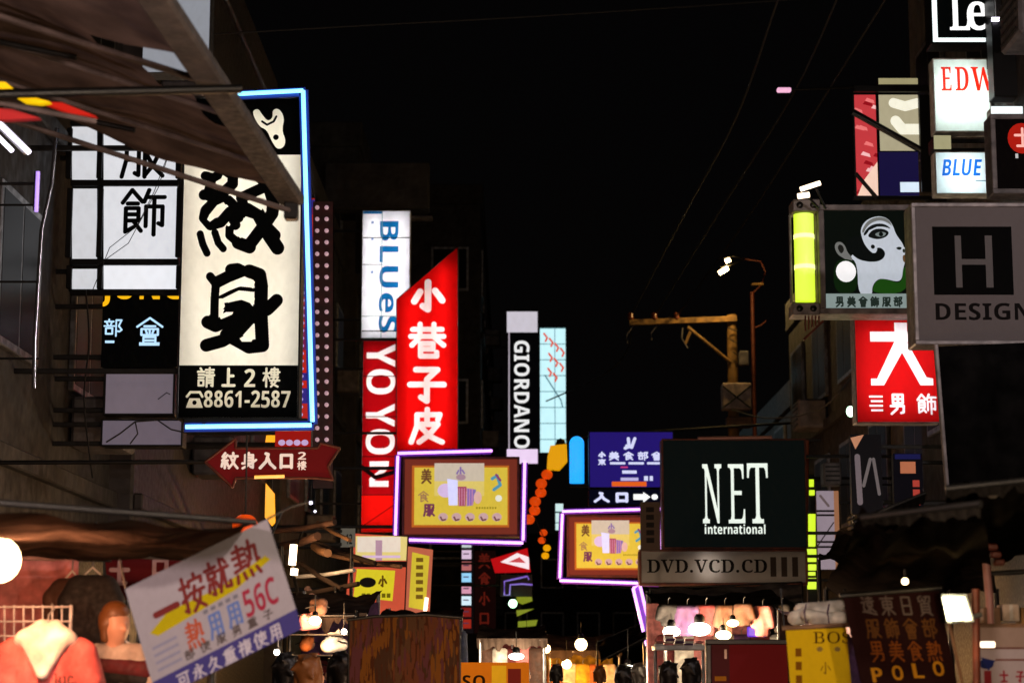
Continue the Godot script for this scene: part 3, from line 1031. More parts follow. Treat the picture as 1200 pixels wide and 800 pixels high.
	var arrow = [240, 541, 276, 514, 276, 525, 372, 525, 376, 519, 398, 525, 384, 546, 390, 562, 372, 560, 276, 560, 272, 571]
	t = thing("arrow_sign", "dark red arrow sign pointing left to the upstairs tattoo entrance", "sign", P(320, 572, d))
	obj("sign_face", slab(pv(arrow), d, 0.08), print_mat(c, 0.62), t)
	var ring = pv(arrow)
	for i in ring.size():
		var a = P(ring[i].x, ring[i].y, d - 0.02)
		var b = P(ring[(i + 1) % ring.size()].x, ring[(i + 1) % ring.size()].y, d - 0.02)
		tubem("edge_trim", [a, b], 0.012, M.rust_frame, t, 6)
	var l = P(318, 559, d - 0.05)
	tubem("light_tube", [P(298, 559, d - 0.06), P(333, 558, d - 0.06)], 0.014, M.lamp_yellow, t, 8)
	tubem("bracket_arm", [P(300, 541, d + 0.06), Vector3(left_wall(d), P(300, 541, d).y, -d - 0.06)], 0.02, M.dark_metal, t, 6)
	# --- orange lantern glowing behind the price board
	paper_lantern("round orange lantern glowing behind the tilted price board", P(287, 616, 13.0), S(15, 13.0), M.lantern_orange, 0.5)

func paper_lantern(label, at: Vector3, r, m, up, group = ""):
	var t := thing("paper_lantern", label, "lantern", at, group)
	var prof = []
	for i in 13:
		var a = PI * (0.1 + 0.8 * i / 12.0)
		prof.append(Vector2(sin(a) * r * (1.0 + 0.03 * (i % 2)), -cos(a) * r * 0.92))
	lathem("lantern_shade", at, prof, m, t, 18)
	for s in [-1, 1]:
		lathem("rim", at + Vector3(0, s * r * 0.88, 0), [Vector2(0, -r * 0.06), Vector2(r * 0.34, -r * 0.06), Vector2(r * 0.34, r * 0.06), Vector2(0, r * 0.06)], M.black_paint, t, 14)
	tubem("cord", [at + Vector3(0, r * 0.9, 0), at + Vector3(0, r + up, 0)], 0.006, M.cable, t, 5)
	return t

# ------------------------------------------------------------------ signs in the middle of the lane
func build_signs_middle():
	var d = 39.0
	# dark rooftop box and ledge behind the white sign
	var t := thing("rooftop_billboard", "dim unlit billboard box on the roof behind the white vertical sign", "billboard", P(442, 250, 44))
	boxm("panel", P(442, 220, 44.2), Vector3(S(126, 44), S(58, 44), 0.5), M.plaster_grey, t, 0.03)
	for x in [395, 420]: boxm("leg", P(x, 285, 44.4), Vector3(0.12, S(75, 44), 0.12), M.dark_metal, t)
	boxm("ledge", P(490, 256, 43.8), Vector3(S(34, 44), 0.06, 0.3), M.grey_paint, t)
	boxm("rear_frame", P(420, 250, 45.5), Vector3(0.9, 0.12, 2.8), M.dark_metal, t)
	# white vertical sign
	var blue := Color(0.06, 0.38, 0.62)
	var c := Canvas.new(424, 246, 480, 398, 5, Color(0.95, 0.95, 1.0))
	c.down_text("BLUeS", 444, 258, 467, 392, blue, sans_bold)
	c.rect(424, 246, 447, 249, blue)
	for y in [250, 270, 310]: c.rect(434, y + 8, 437, y + 11, Color(0.4, 0.5, 0.7))
	var line := Color(0.05, 0.12, 0.12)
	c.rect(424, 277.4, 480, 278.6, line)
	c.rect(424, 310, 448, 310.8, line)
	c.rect(446.6, 246, 447.4, 398, Color(0.4, 0.55, 0.6))
	c.rect(424, 372, 480, 372.8, Color(0.4, 0.5, 0.5))
	c.rect(424, 389.5, 480, 390.7, line)
	sign_box("white_jeans_sign", "tall white vertical lightbox with sideways blue letters", 424, 247, 480, 396, d, c, {"tubes": 2, "power": 14.0, "cm": M.white_paint, "th": 0.25, "arm": "l"})
	# red vertical sign below it
	var red := Color(0.62, 0.03, 0.06)
	c = Canvas.new(424, 397, 466, 624, 5, red)
	c.down_text("YO", 428, 402, 463, 462, Color(1.0, 0.95, 0.97), sans_bold)
	c.down_text("YO", 428, 473, 463, 533, Color(1.0, 0.95, 0.97), sans_bold)
	c.down_text("N", 433, 541, 456, 571, Color(1.0, 0.92, 0.95), sans_bold)
	c.stroke(pv([424, 548, 440, 560, 466, 553]), 5.0, Color(0.08, 0.03, 0.03))
	for y in [397, 440, 488, 535, 580]: c.rect(424, y, 466, y + 1.0, Color(0.12, 0.05, 0.05))
	c.rect(424, 581, 466, 624, Color(0.88, 0.07, 0.05))
	c.stroke(pv([424, 618, 466, 590]), 1.0, Color(0.4, 0.03, 0.03))
	sign_box("red_letter_sign", "tall red vertical lightbox with sideways white rounded letters", 424, 397.5, 466, 624, d, c, {"tubes": 2, "power": 12.0, "cm": M.dark_metal, "th": 0.25, "arm": "l"})
	# red sign with slanted top
	d = 36.0
	c = Canvas.new(465, 288, 536, 532, 5, Color(0.86, 0.05, 0.05))
	var paper := Color(1.0, 0.95, 0.97)
	zh(c, "小", 478, 328, 524, 366, 8.0, paper)
	zh(c, "巷", 477, 378, 524, 420, 6.2, paper)
	zh(c, "子", 477, 430, 524, 474, 7.0, paper)
	zh(c, "皮", 478, 480, 524, 522, 6.5, paper)
	t = thing("slanted_red_sign", "tall bright red lightbox with slanted top and four white characters", "sign", P(500, 530, d))
	var outline = [465, 351, 536, 290, 536, 530, 465, 530]
	var ow := PackedVector2Array()
	for q in pv(outline): ow.append(Vector2(P(q.x, q.y, d).x, P(q.x, q.y, d).y))
	tube_box(t, ow, d, 0.24, c, 2, 14.0, M.dark_metal)
	arms(t, "l", P(464, 440, d).x, 0, P(500, 530, d).y, S(160, d), d, 0.3)
	# black and white vertical sign far off
	d = 58.5
	c = Canvas.new(593, 364, 631, 545, 5, Color(0.012, 0.014, 0.016))
	c.rect(593, 364, 631, 389, Color(0.8, 0.78, 0.82))
	c.down_text("GIORDANO", 602, 399, 621, 527, Color(0.95, 0.95, 0.95), sans_bold)
	c.rect(595, 389, 596.5, 545, Color(0.75, 0.7, 0.75))
	c.rect(593, 528, 631, 545, Color(0.95, 0.85, 0.98))
	sign_box("black_letter_sign", "tall black vertical sign with white letters running down and white ends", 594, 365, 630, 543, d, c, {"e": 0.85, "bare": true, "cm": M.white_paint, "th": 0.5, "arm": "l"})
	# cyan-white gridded sign beside it
	d = 61.0
	c = Canvas.new(632, 383, 664, 532, 5, Color(0.78, 0.95, 0.98))
	for k in 8: c.rect(632, 383 + k * 19, 664, 384 + k * 19, Color(0.35, 0.5, 0.52))
	c.rect(650, 383, 651, 532, Color(0.4, 0.55, 0.6))
	for k in 9:
		var q = Vector2(637 + (k * 7) % 22, 390 + k * 6.0)
		c.stroke([q, q + Vector2(4, 5), q + Vector2(2, 9)], 2.4, Color(0.85, 0.35, 0.28))
	c.stroke(pv([638, 440, 658, 470, 660, 478]), 1.5, Color(0.3, 0.45, 0.5))
	sign_box("pale_cyan_sign", "pale cyan gridded lightbox with red scribble behind the black vertical sign", 633, 384, 663, 530, d, c, {"e": 0.95, "bare": true, "cm": M.white_paint, "th": 0.4, "arm": "l"})
	# small white far sign
	c = Canvas.new(648, 588, 662, 622, 5, Color(0.8, 0.92, 0.92))
	c.rect(648, 598, 662, 600, Color(0.2, 0.3, 0.3))
	c.rect(648, 612, 662, 613, Color(0.2, 0.3, 0.3))
	t = sign_box("small_white_sign", "tiny white lightbox between the lantern string and second purple neon sign", 651, 590, 660, 621, 55.0, c, {"e": 0.9, "bare": true, "cm": M.white_paint, "th": 0.2})
	boxm("bracket_arm", Vector3(P(660, 600, 55).x + 2.3, P(656, 600, 55).y, -55.15), Vector3(4.6, 0.05, 0.05), M.dark_metal, t)
	# --- two framed food signs in purple neon
	food_sign("yellow food lightbox in a closed purple neon frame, below the slanted red sign", 463, 527, 615, 636, 31.0, true)
	food_sign("yellow food lightbox in purple neon, half hidden by the DVD sign", 656, 595, 776, 684, 34.0, false)
	# --- lantern string
	d = 40.0
	var hook = P(668, 512, d)
	t = thing("lantern_pole", "thin dark pole from which the orange lantern string hangs", "pole", P(668, 512, d))
	tubem("pole", [hook, Vector3(right_wall(d), hook.y + 0.3, -d)], 0.03, M.dark_metal, t, 6)
	tubem("string", [hook, P(655, 535, d), P(640, 570, d), P(626, 604, d), P(640, 636, d)], 0.008, M.cable, t, 5)
	var big = thing("yellow_lantern", "big yellow lantern topping the string of small orange lanterns", "lantern", P(653, 548, d))
	obj("lantern_shade", slab(pv([645, 522, 664, 520, 665, 540, 656, 550, 641, 549, 642, 534]), d - 0.15, 0.3), M.lantern_yellow, big)
	lathem("top_cap", P(657, 519, d), [Vector2(0, 0.1), Vector2(0.08, 0.06), Vector2(0.11, -0.05), Vector2(0, -0.05)], M.black_paint, big, 12)
	var names = ["topmost", "second", "third", "fourth", "fifth", "lowest"]
	for k in 6:
		paper_lantern("small orange lantern, %s of the string under the yellow lantern" % names[k], P(641 - k * 3.6 - (k % 2) * 3, 556 + k * 10.5, d - (k % 2) * 0.1), S(6.5, d), M.lantern_orange, 0.02, "string of orange lanterns")
	for k in 4:
		paper_lantern(["small amber lantern hanging highest beside the purple neon frame", "small amber lantern, second in the lower lantern string", "small amber lantern, third in the lower lantern string", "small amber lantern at the very end of the string"][k], P(637 + k * 2.0 - (k % 2) * 4, 642 + k * 0.0 - 18 + k * 9.0, d + 0.3), S(4.5, d), M.lantern_yellow if k > 1 else M.lantern_orange, 0.1, "string of amber lanterns")
	# --- cyan pill light and blue sign
	d = 36.5
	t = thing("cyan_light", "upright cyan pill-shaped light left of the blue sign", "light", P(676, 568, d))
	var st := new_st()
	var r = S(8.6, d)
	var y0 = P(676, 566, d).y
	var y1 = P(676, 511, d).y - r
	var prof = [Vector2(0, y0), Vector2(r, y0)]
	for k in 7: prof.append(Vector2(r * cos(PI * 0.5 * k / 6.0), y1 + r * sin(PI * 0.5 * k / 6.0)))
	lathe(st, Vector3(P(676, 540, d).x, 0, -d), prof, 18)
	obj("light_tube", st, M.lamp_cyan, t)
	boxm("mount", P(684, 569, d), Vector3(0.5, 0.06, 0.16), M.dark_metal, t)
	c = Canvas.new(689, 503, 792, 572, 6, Color(0.14, 0.09, 0.42))
	var wb := Color(0.85, 0.86, 1.0)
	c.stroke(pv([735, 520, 741, 522, 745, 511]), 4, wb)
	c.stroke(pv([733, 523, 738, 521, 737, 511]), 4, wb)
	zh(c, "美", 712, 528, 726, 538, 1.8, wb)
	zh(c, "食", 730, 528, 744, 538, 1.8, wb)
	zh(c, "部", 748, 528, 762, 538, 1.8, wb)
	zh(c, "會", 765, 528, 779, 538, 1.8, wb)
	zh(c, "小", 699, 528, 709, 535, 2.2, wb)
	zh(c, "東", 699, 537, 709, 544, 1.6, wb)
	for k in 3: c.rect(714 + k * 23, 540.5, 733 + k * 23, 543.5, wb)
	c.rect(727, 546, 736, 548, Color(0.8, 0.25, 0.5))
	c.rect(729, 551, 747, 555, wb)
	c.rect(727, 560, 749, 564, Color(0.75, 0.72, 0.9))
	c.rect(756, 558, 761, 564, wb)
	c.rect(763, 558, 767, 564, wb)
	c.rect(716, 565, 759, 571, Color(0.9, 0.38, 0.12))
	sign_box("blue_shop_sign", "deep blue lightbox with white characters and an orange line", 690, 505, 790, 572, 36.0, c, {"e": 0.85, "fw": 0.02, "fm": M.black_metal, "arm": "r"})
	c = Canvas.new(689, 572, 792, 593, 6, Color(0.02, 0.025, 0.08))
	zh(c, "入", 694, 576, 714, 589, 3.6, wb)
	zh(c, "口", 719, 575, 739, 590, 4.0, wb)
	c.poly(pv([743, 578, 755, 578, 755, 575, 764, 582, 755, 590, 755, 586, 743, 586]), Color.WHITE)
	c.disc(Vector2(769, 582), 4, Color.WHITE)
	sign_box("entrance_arrow_sign", "black strip with white entrance characters and arrow under the blue sign", 690, 573, 790, 592, 36.0, c, {"e": 0.9, "fw": 0.01, "fm": M.black_metal, "arm": "r"})
	# --- NET sign, DVD sign
	d = 28.0
	c = Canvas.new(775, 514, 946, 644, 5, Color(0.028, 0.04, 0.036))
	var silver := Color(0.86, 0.9, 0.86)
	c.box_text("N", 822, 543, 845, 615, silver, serif)
	c.box_text("E", 853, 543, 873, 615, silver, serif)
	c.box_text("T", 876, 542, 901, 615, silver, serif)
	c.box_text("international", 824, 616, 897, 628, silver, sans_bold)
	sign_box("dark_green_sign", "square dark green lightbox with tall white serif letters", 776, 514, 946, 643, d, c, {"e": 1.05, "fw": 0.022, "fm": M.rust_frame, "cm": M.dark_metal, "th": 0.35, "arm": "r"})
	tubem("lamp_rail", [P(818, 513, 27.6), P(905, 512, 27.6)], 0.02, mat("rail_pink", Color(0.62, 0.42, 0.38), 0.5), get_node("dark_green_sign"), 8)
	# translucent DVD lightbox: a single lamp burns behind its front sheet
	c = Canvas.new(750, 645, 946, 684, 5, Color(0.74, 0.7, 0.68))
	c.box_text("DVD.VCD.CD", 757, 655, 900, 671, Color(0.1, 0.08, 0.07), serif_bold)
	for k in 3: c.rect(904 + k * 13, 652, 911 + k * 13, 676, Color(0.3, 0.25, 0.22))
	var pm = print_mat(c, 0.0)
	pm.backlight_enabled = true
	pm.backlight = Color(0.75, 0.75, 0.73)
	pm.roughness = 0.6
	t = thing("disc_shop_sign", "wide grey translucent sign with dark serif letters, lamp glowing behind its middle", "sign", P(848, 685, d))
	var sq := QuadMesh.new()
	sq.size = Vector2(S(192, d), S(37, d))
	var so := obj("sign_sheet", sq, pm, t)
	so.position = P(848, 664.5, d) - t.position
	var ctr = P(848, 664.5, d)
	boxm("back_panel", ctr + Vector3(0, 0, -0.34), Vector3(S(194, d), S(40, d), 0.02), M.dark_metal, t)
	for s in [-1, 1]:
		boxm("frame_bar", ctr + Vector3(0, s * S(19.6, d), -0.155), Vector3(S(196, d), 0.03, 0.37), M.rust_frame, t)
		boxm("side_bar", ctr + Vector3(s * S(97, d), 0, -0.155), Vector3(0.03, S(37, d), 0.36), M.rust_frame, t)
	var lp = P(831, 664, d) + Vector3(0, 0, -0.062)
	lathem("bulb", lp, ball_profile(0.03), M.bulb_white, t, 12)
	omni(t, lp, Color(1.0, 0.97, 0.94), 0.2, 0.03)
	arms(t, "r", 0, P(946, 664, d).x, P(848, 685, d).y, S(40, d), d, 0.4)
	# dim brown side board left of the NET sign
	c = Canvas.new(750, 588, 775, 645, 5, Color(0.3, 0.22, 0.17))
	for k in 5: c.rect(757, 594 + k * 9, 767, 600 + k * 9, Color(0.13, 0.1, 0.08))
	sign_box("brown_side_sign", "dim brown narrow board left of the dark green sign", 751, 588, 774, 645, 27.8, c, {"e": 0.16, "bare": true, "cm": M.dark_metal, "th": 0.1})
	# --- lower left food stand sign (white and pink with yellow print)
	stand_sign()
	# --- column of small far panels
	d = 50.0
	c = Canvas.new(540, 628, 556, 745, 5, Color(0.06, 0.04, 0.05))
	var cols = [Color(0.75, 0.8, 0.8), Color(0.85, 0.75, 0.85), Color(0.7, 0.4, 0.4), Color(0.6, 0.85, 1.0), Color(0.85, 0.6, 0.7), Color(0.85, 0.95, 1.0), Color(0.5, 0.12, 0.1), Color(0.6, 0.15, 0.1)]
	for k in 8:
		c.rect(541, 630 + k * 14, 553, 641 + k * 14, cols[k])
		c.rect(543, 634 + k * 14, 550, 635.5 + k * 14, Color(0.3, 0.2, 0.3))
	sign_box("stacked_panel_sign", "narrow stack of small white, blue and red panels far down the lane", 540, 629, 555, 742, d, c, {"e": 0.85, "bare": true, "cm": M.dark_metal, "th": 0.2, "arm": "l"})
	c = Canvas.new(556, 644, 582, 748, 5, Color(0.1, 0.03, 0.025))
	for k in 4: zh(c, ["美", "食", "小", "口"][k], 560, 648 + k * 24, 576, 666 + k * 24, 2.2, Color(0.42, 0.12, 0.08))
	t = sign_box("dark_red_sign", "dim dark red vertical sign beside the small stacked panels", 556, 645, 581, 742, d + 1.0, c, {"e": 0.5, "bare": true, "cm": M.dark_metal, "th": 0.2})
	arms(t, "l", P(556, 690, d).x, 0, P(556, 742, d).y, S(95, d), d + 1.0, 0.2)
	# red sign with a white triangle
	d = 47.0
	c = Canvas.new(574, 642, 624, 672, 6, Color(0.72, 0.06, 0.08))
	c.poly(pv([586, 659, 607, 648, 622, 653, 622, 668]), Color(1.0, 0.93, 0.95))
	c.poly(pv([596, 659, 610, 653, 618, 660]), Color(0.8, 0.3, 0.32))
	t = thing("red_arrow_sign", "small red sign with a white pointed shape under the first purple frame", "sign", P(600, 672, d))
	obj("sign_face", slab(pv([575, 655, 618, 642, 622, 670, 580, 671]), d, 0.12), print_mat(c, 0.85), t)
	tubem("bracket_arm", [P(580, 660, d + 0.14), Vector3(left_wall(47), P(580, 660, d).y, -d - 0.14)], 0.03, M.dark_metal, t, 6)
	# violet neon squiggle
	t = thing("violet_neon_sign", "small dim violet neon outline under the red pointed sign", "sign", P(605, 698, 46.5))
	neon("neon_tube", [P(620, 679, 46.5), P(618, 675, 46.5), P(600, 679, 46.5), P(591, 681, 46.5), P(591, 697, 46.5), P(597, 697, 46.5), P(598, 685, 46.5), P(612, 684, 46.5), P(624, 685, 46.5)], 0.02, M.neon_violet_dim, t)
	boxm("back_board", P(605, 686, 46.6), Vector3(S(38, 46.5), S(26, 46.5), 0.03), M.black_metal, t)
	tubem("bracket_arm", [P(590, 686, 46.66), Vector3(left_wall(47), P(590, 686, 47).y, -46.7)], 0.03, M.dark_metal, t, 6)
	# yellow-green far panels
	t = thing("yellow_green_sign", "cluster of yellow-green lit panels far down the lane", "sign", P(612, 738, 52))
	var yg = glow("panel_yellow_green", Color(0.5, 0.56, 0.05), 0.7)
	for q in [[604, 690, 622, 692, 624, 704, 612, 708, 606, 705], [605, 715, 626, 713, 606, 722], [607, 728, 630, 726, 628, 733, 607, 735]]:
		obj("sign_panel", slab(pv(q), 52.0, 0.1), yg, t)
	boxm("post", P(609, 762, 52.2), Vector3(0.1, P(609, 690, 52).y, 0.1), M.dark_metal, t)
	t.get_node("post").position.y += P(609, 690, 52).y * 0.5 - P(609, 762, 52.2).y
	# purple neon banner
	d = 30.0
	t = thing("purple_neon_sign", "leaning purple neon strip at the right stall's corner", "sign", P(756, 757, d))
	var q0 = [741, 688, 751, 684, 767, 754, 757, 757]
	obj("panel", slab(pv(q0), d, 0.05), mat("lilac_panel", Color(0.55, 0.35, 0.7), 0.5), t)
	neon("neon_tube", [P(742, 689, d - 0.03), P(750, 685, d - 0.03), P(766, 753, d - 0.03), P(758, 756, d - 0.03), P(742, 689, d - 0.03)], 0.022, M.neon_purple, t)
	tubem("post", [P(756, 740, d + 0.1), Vector3(P(760, 740, d).x, 0, -d - 0.1)], 0.04, M.dark_metal, t, 8)

func food_sign(label, x0, y0, x1, y1, d, whole):
	var c := Canvas.new(471, 533, 611, 629, 6, Color(0.42, 0.17, 0.12))
	c.rect(480, 541, 601, 620, Color(0.68, 0.36, 0.12))
	c.rect(483, 543.5, 599, 617, Color(0.80, 0.70, 0.24))
	c.rect(508, 538, 570, 561, Color(0.75, 0.7, 0.62))
	c.rect(508, 561, 570, 580, Color(0.82, 0.74, 0.4))
	var mauve := Color(0.42, 0.2, 0.3)
	zh(c, "美", 491, 546, 505, 564, 2.4, Color(0.4, 0.26, 0.16))
	zh(c, "食", 487, 574, 502, 588, 1.6, Color(0.6, 0.45, 0.3))
	zh(c, "服", 494, 590, 509, 606, 2.6, mauve)
	zh(c, "小", 534, 543, 547, 556, 2.2, Color(0.5, 0.4, 0.62))
	c.disc(Vector2(541, 556), 6, Color(0.62, 0.5, 0.55), 4)
	c.disc(Vector2(522, 573), 10, Color(0.8, 0.7, 0.85), 9)
	c.poly(pv([524, 558, 537, 560, 537, 592, 526, 592]), Color(0.82, 0.82, 0.98))
	c.poly(pv([537, 568, 548, 568, 547, 593, 538, 593]), Color(0.62, 0.28, 0.36))
	c.poly(pv([548, 570, 560, 572, 556, 592, 548, 593]), Color(0.5, 0.4, 0.66))
	c.disc(Vector2(562, 582), 5, Color(0.82, 0.66, 0.62), 8)
	for k in 6: c.rect(538.5 + k * 3.2, 570, 539.6 + k * 3.2, 592, Color(0.74, 0.5, 0.62))
	c.stroke(pv([580, 558, 586, 554, 590, 566, 582, 572]), 4, Color(0.3, 0.55, 0.65))
	c.stroke(pv([585, 553, 590, 560]), 3, Color(0.5, 0.25, 0.4))
	c.disc(Vector2(588, 583), 4.2, Color(0.86, 0.86, 0.8))
	for k in 5:
		c.disc(Vector2(519 + k * 16.7, 607), 6.0, Color(0.74, 0.6, 0.6), 5.4)
		c.stroke(pv([516 + k * 16.7, 607, 518 + k * 16.7, 611, 522 + k * 16.7, 610]), 2.0, Color(0.4, 0.24, 0.24))
	for k in 8: c.rect(560 + k * 3.3, 594, 562 + k * 3.3, 596.5, Color(0.55, 0.48, 0.1))
	var ax = P(x0, (y0 + y1) * 0.5, d).x
	var bx = P(x1, (y0 + y1) * 0.5, d).x
	var pad = S(13, d)
	var t := sign_box("food_sign", label, x0 + 8, y0 + 8, x1 - 6, y1 - 7, d, c, {"e": 0.92, "fw": S(3, d), "fm": M.rust_frame, "cm": M.dark_metal, "th": 0.3})
	# neon rectangle on stays in front of the box
	var nd = d - 0.12
	var k = [P(x0 + 3, y0 + 4, nd), P(x1 - 38 if whole else x1, y0 + 1, nd), P(x1, y0 + 13, nd), P(x1 - 2, y1, nd), P(x0, y1 - 4, nd)]
	neon("neon_tube", [k[0], k[1]], 0.021, M.neon_purple, t)
	neon("neon_tube", [k[2], k[3] + Vector3(0, 0.04, 0)], 0.021, M.neon_purple, t)
	neon("neon_tube", [k[3], k[4]], 0.021, M.neon_purple, t)
	neon("neon_tube", [k[4] + Vector3(0, 0.04, 0), k[0] - Vector3(0, 0.04, 0)], 0.021, M.neon_purple, t)
	for e in [[k[0], k[4]], [k[2], k[3]], [k[4], k[3]], [k[0], k[1]]]:
		for f in [0.2, 0.8]:
			boxm("neon_stay", e[0].lerp(e[1], f) + Vector3(0, 0, -0.08), Vector3(0.025, 0.025, 0.16), M.dark_metal, t, 0.003)
	for e in [[k[2], k[3]], [k[4], k[0]], [k[0], k[1]], [k[3], k[4]]]:
		var dir = (e[1] - e[0]).normalized()
		boxm("neon_tray", (e[0] + e[1]) * 0.5 + Vector3(0, 0, -0.06), Vector3((e[1] - e[0]).length() - 0.04, 0.10, 0.02), M.tray_purple, t, 0.004, Basis(dir, Vector3(0, 0, 1).cross(dir).normalized(), Vector3(0, 0, 1)))
	for y in [y0 + 20, y1 - 20]:
		if whole:
			var q = P(x0 + 8, y, d)
			boxm("bracket_arm", Vector3((left_wall(d) + q.x) * 0.5, q.y, -d - 0.2), Vector3(q.x - left_wall(d), 0.05, 0.05), M.dark_metal, t)
		else:
			var q = P(x1 - 6, y, d)
			boxm("bracket_arm", Vector3((right_wall(d) + q.x) * 0.5, q.y, -d - 0.2), Vector3(right_wall(d) - q.x, 0.05, 0.05), M.dark_metal, t)
	return t

func stand_sign():
	var d = 27.0
	var c := Canvas.new(404, 624, 478, 722, 6, Color(0.78, 0.32, 0.22))
	c.rect(416, 627, 478, 656, Color(0.88, 0.8, 0.5))
	c.rect(418, 628, 470, 646, Color(0.9, 0.84, 0.78))
	c.rect(440, 632, 448, 656, Color(0.7, 0.55, 0.62))
	c.rect(424, 650, 470, 653, Color(0.85, 0.72, 0.85))
	c.rect(404, 657, 478, 664, Color(0.1, 0.05, 0.04))
	c.poly(pv([418, 666, 464, 668, 461, 704, 414, 699]), Color(0.84, 0.78, 0.16))
	c.disc(Vector2(431, 682), 10, Color(0.08, 0.06, 0.05), 6)
	zh(c, "小", 443, 674, 455, 688, 2.4, Color(0.35, 0.25, 0.05))
	for k in 6: c.rect(424 + k * 6, 695, 428.5 + k * 6, 700, Color(0.4, 0.35, 0.05))
	var t := thing("food_stand_sign", "pink and yellow two-sided food sign with curved lower edge", "sign", P(455, 722, d))
	obj("sign_face", slab(pv([416, 625, 477, 629, 473, 722, 440, 720, 404, 711, 409, 668]), d, 0.02), print_mat(c, 0.8), t)
	obj("cabinet", slab(pv([415, 624, 478, 628, 474, 723, 440, 721.5, 403, 712, 408, 668]), d + 0.022, 0.3), M.rust_frame, t)
	c = Canvas.new(474, 638, 508, 720, 6, Color(0.75, 0.4, 0.3))
	c.poly(pv([482, 645, 504, 650, 499, 716, 478, 712]), Color(0.84, 0.76, 0.22))
	for k in 6: c.rect(487, 652 + k * 9, 496, 657 + k * 9, Color(0.45, 0.34, 0.1))
	obj("side_face", slab(pv([478, 640, 507, 644, 503, 719, 475, 718]), d + 0.06, 0.1), print_mat(c, 0.7), t)
	tubem("light_tube", [P(500, 700, d - 0.02), P(498, 716, d - 0.02)], 0.025, M.tube_warm, t, 8)
	tubem("light_tube", [P(404, 713, d - 0.03), P(440, 722, d - 0.03), P(472, 724, d - 0.03)], 0.014, M.tube_warm, t, 8)
	for y in [640, 690]:
		var q = P(410, y, d)
		boxm("bracket_arm", Vector3((left_wall(d) + q.x) * 0.5, q.y, -d - 0.2), Vector3(q.x - left_wall(d) + 0.1, 0.05, 0.05), M.dark_metal, t)
	c = Canvas.new(398, 618, 418, 642, 6, Color(0.42, 0.4, 0.36))
	c.box_text("12", 405, 625, 414, 638, Color(0.1, 0.1, 0.1), sans_bold)
	sign_box("number_sign", "tiny grey plate with dark digits above the pink food sign", 399, 619, 416, 641, 26.5, c, {"e": 0.5, "bare": true, "cm": M.dark_metal, "th": 0.04, "arm": "l"})

# ------------------------------------------------------------------ right-hand signs
func matte(called, col):
	var m = mat(called, col, 0.95, 0, 1.0)
	m.specular_mode = BaseMaterial3D.SPECULAR_DISABLED
	return m

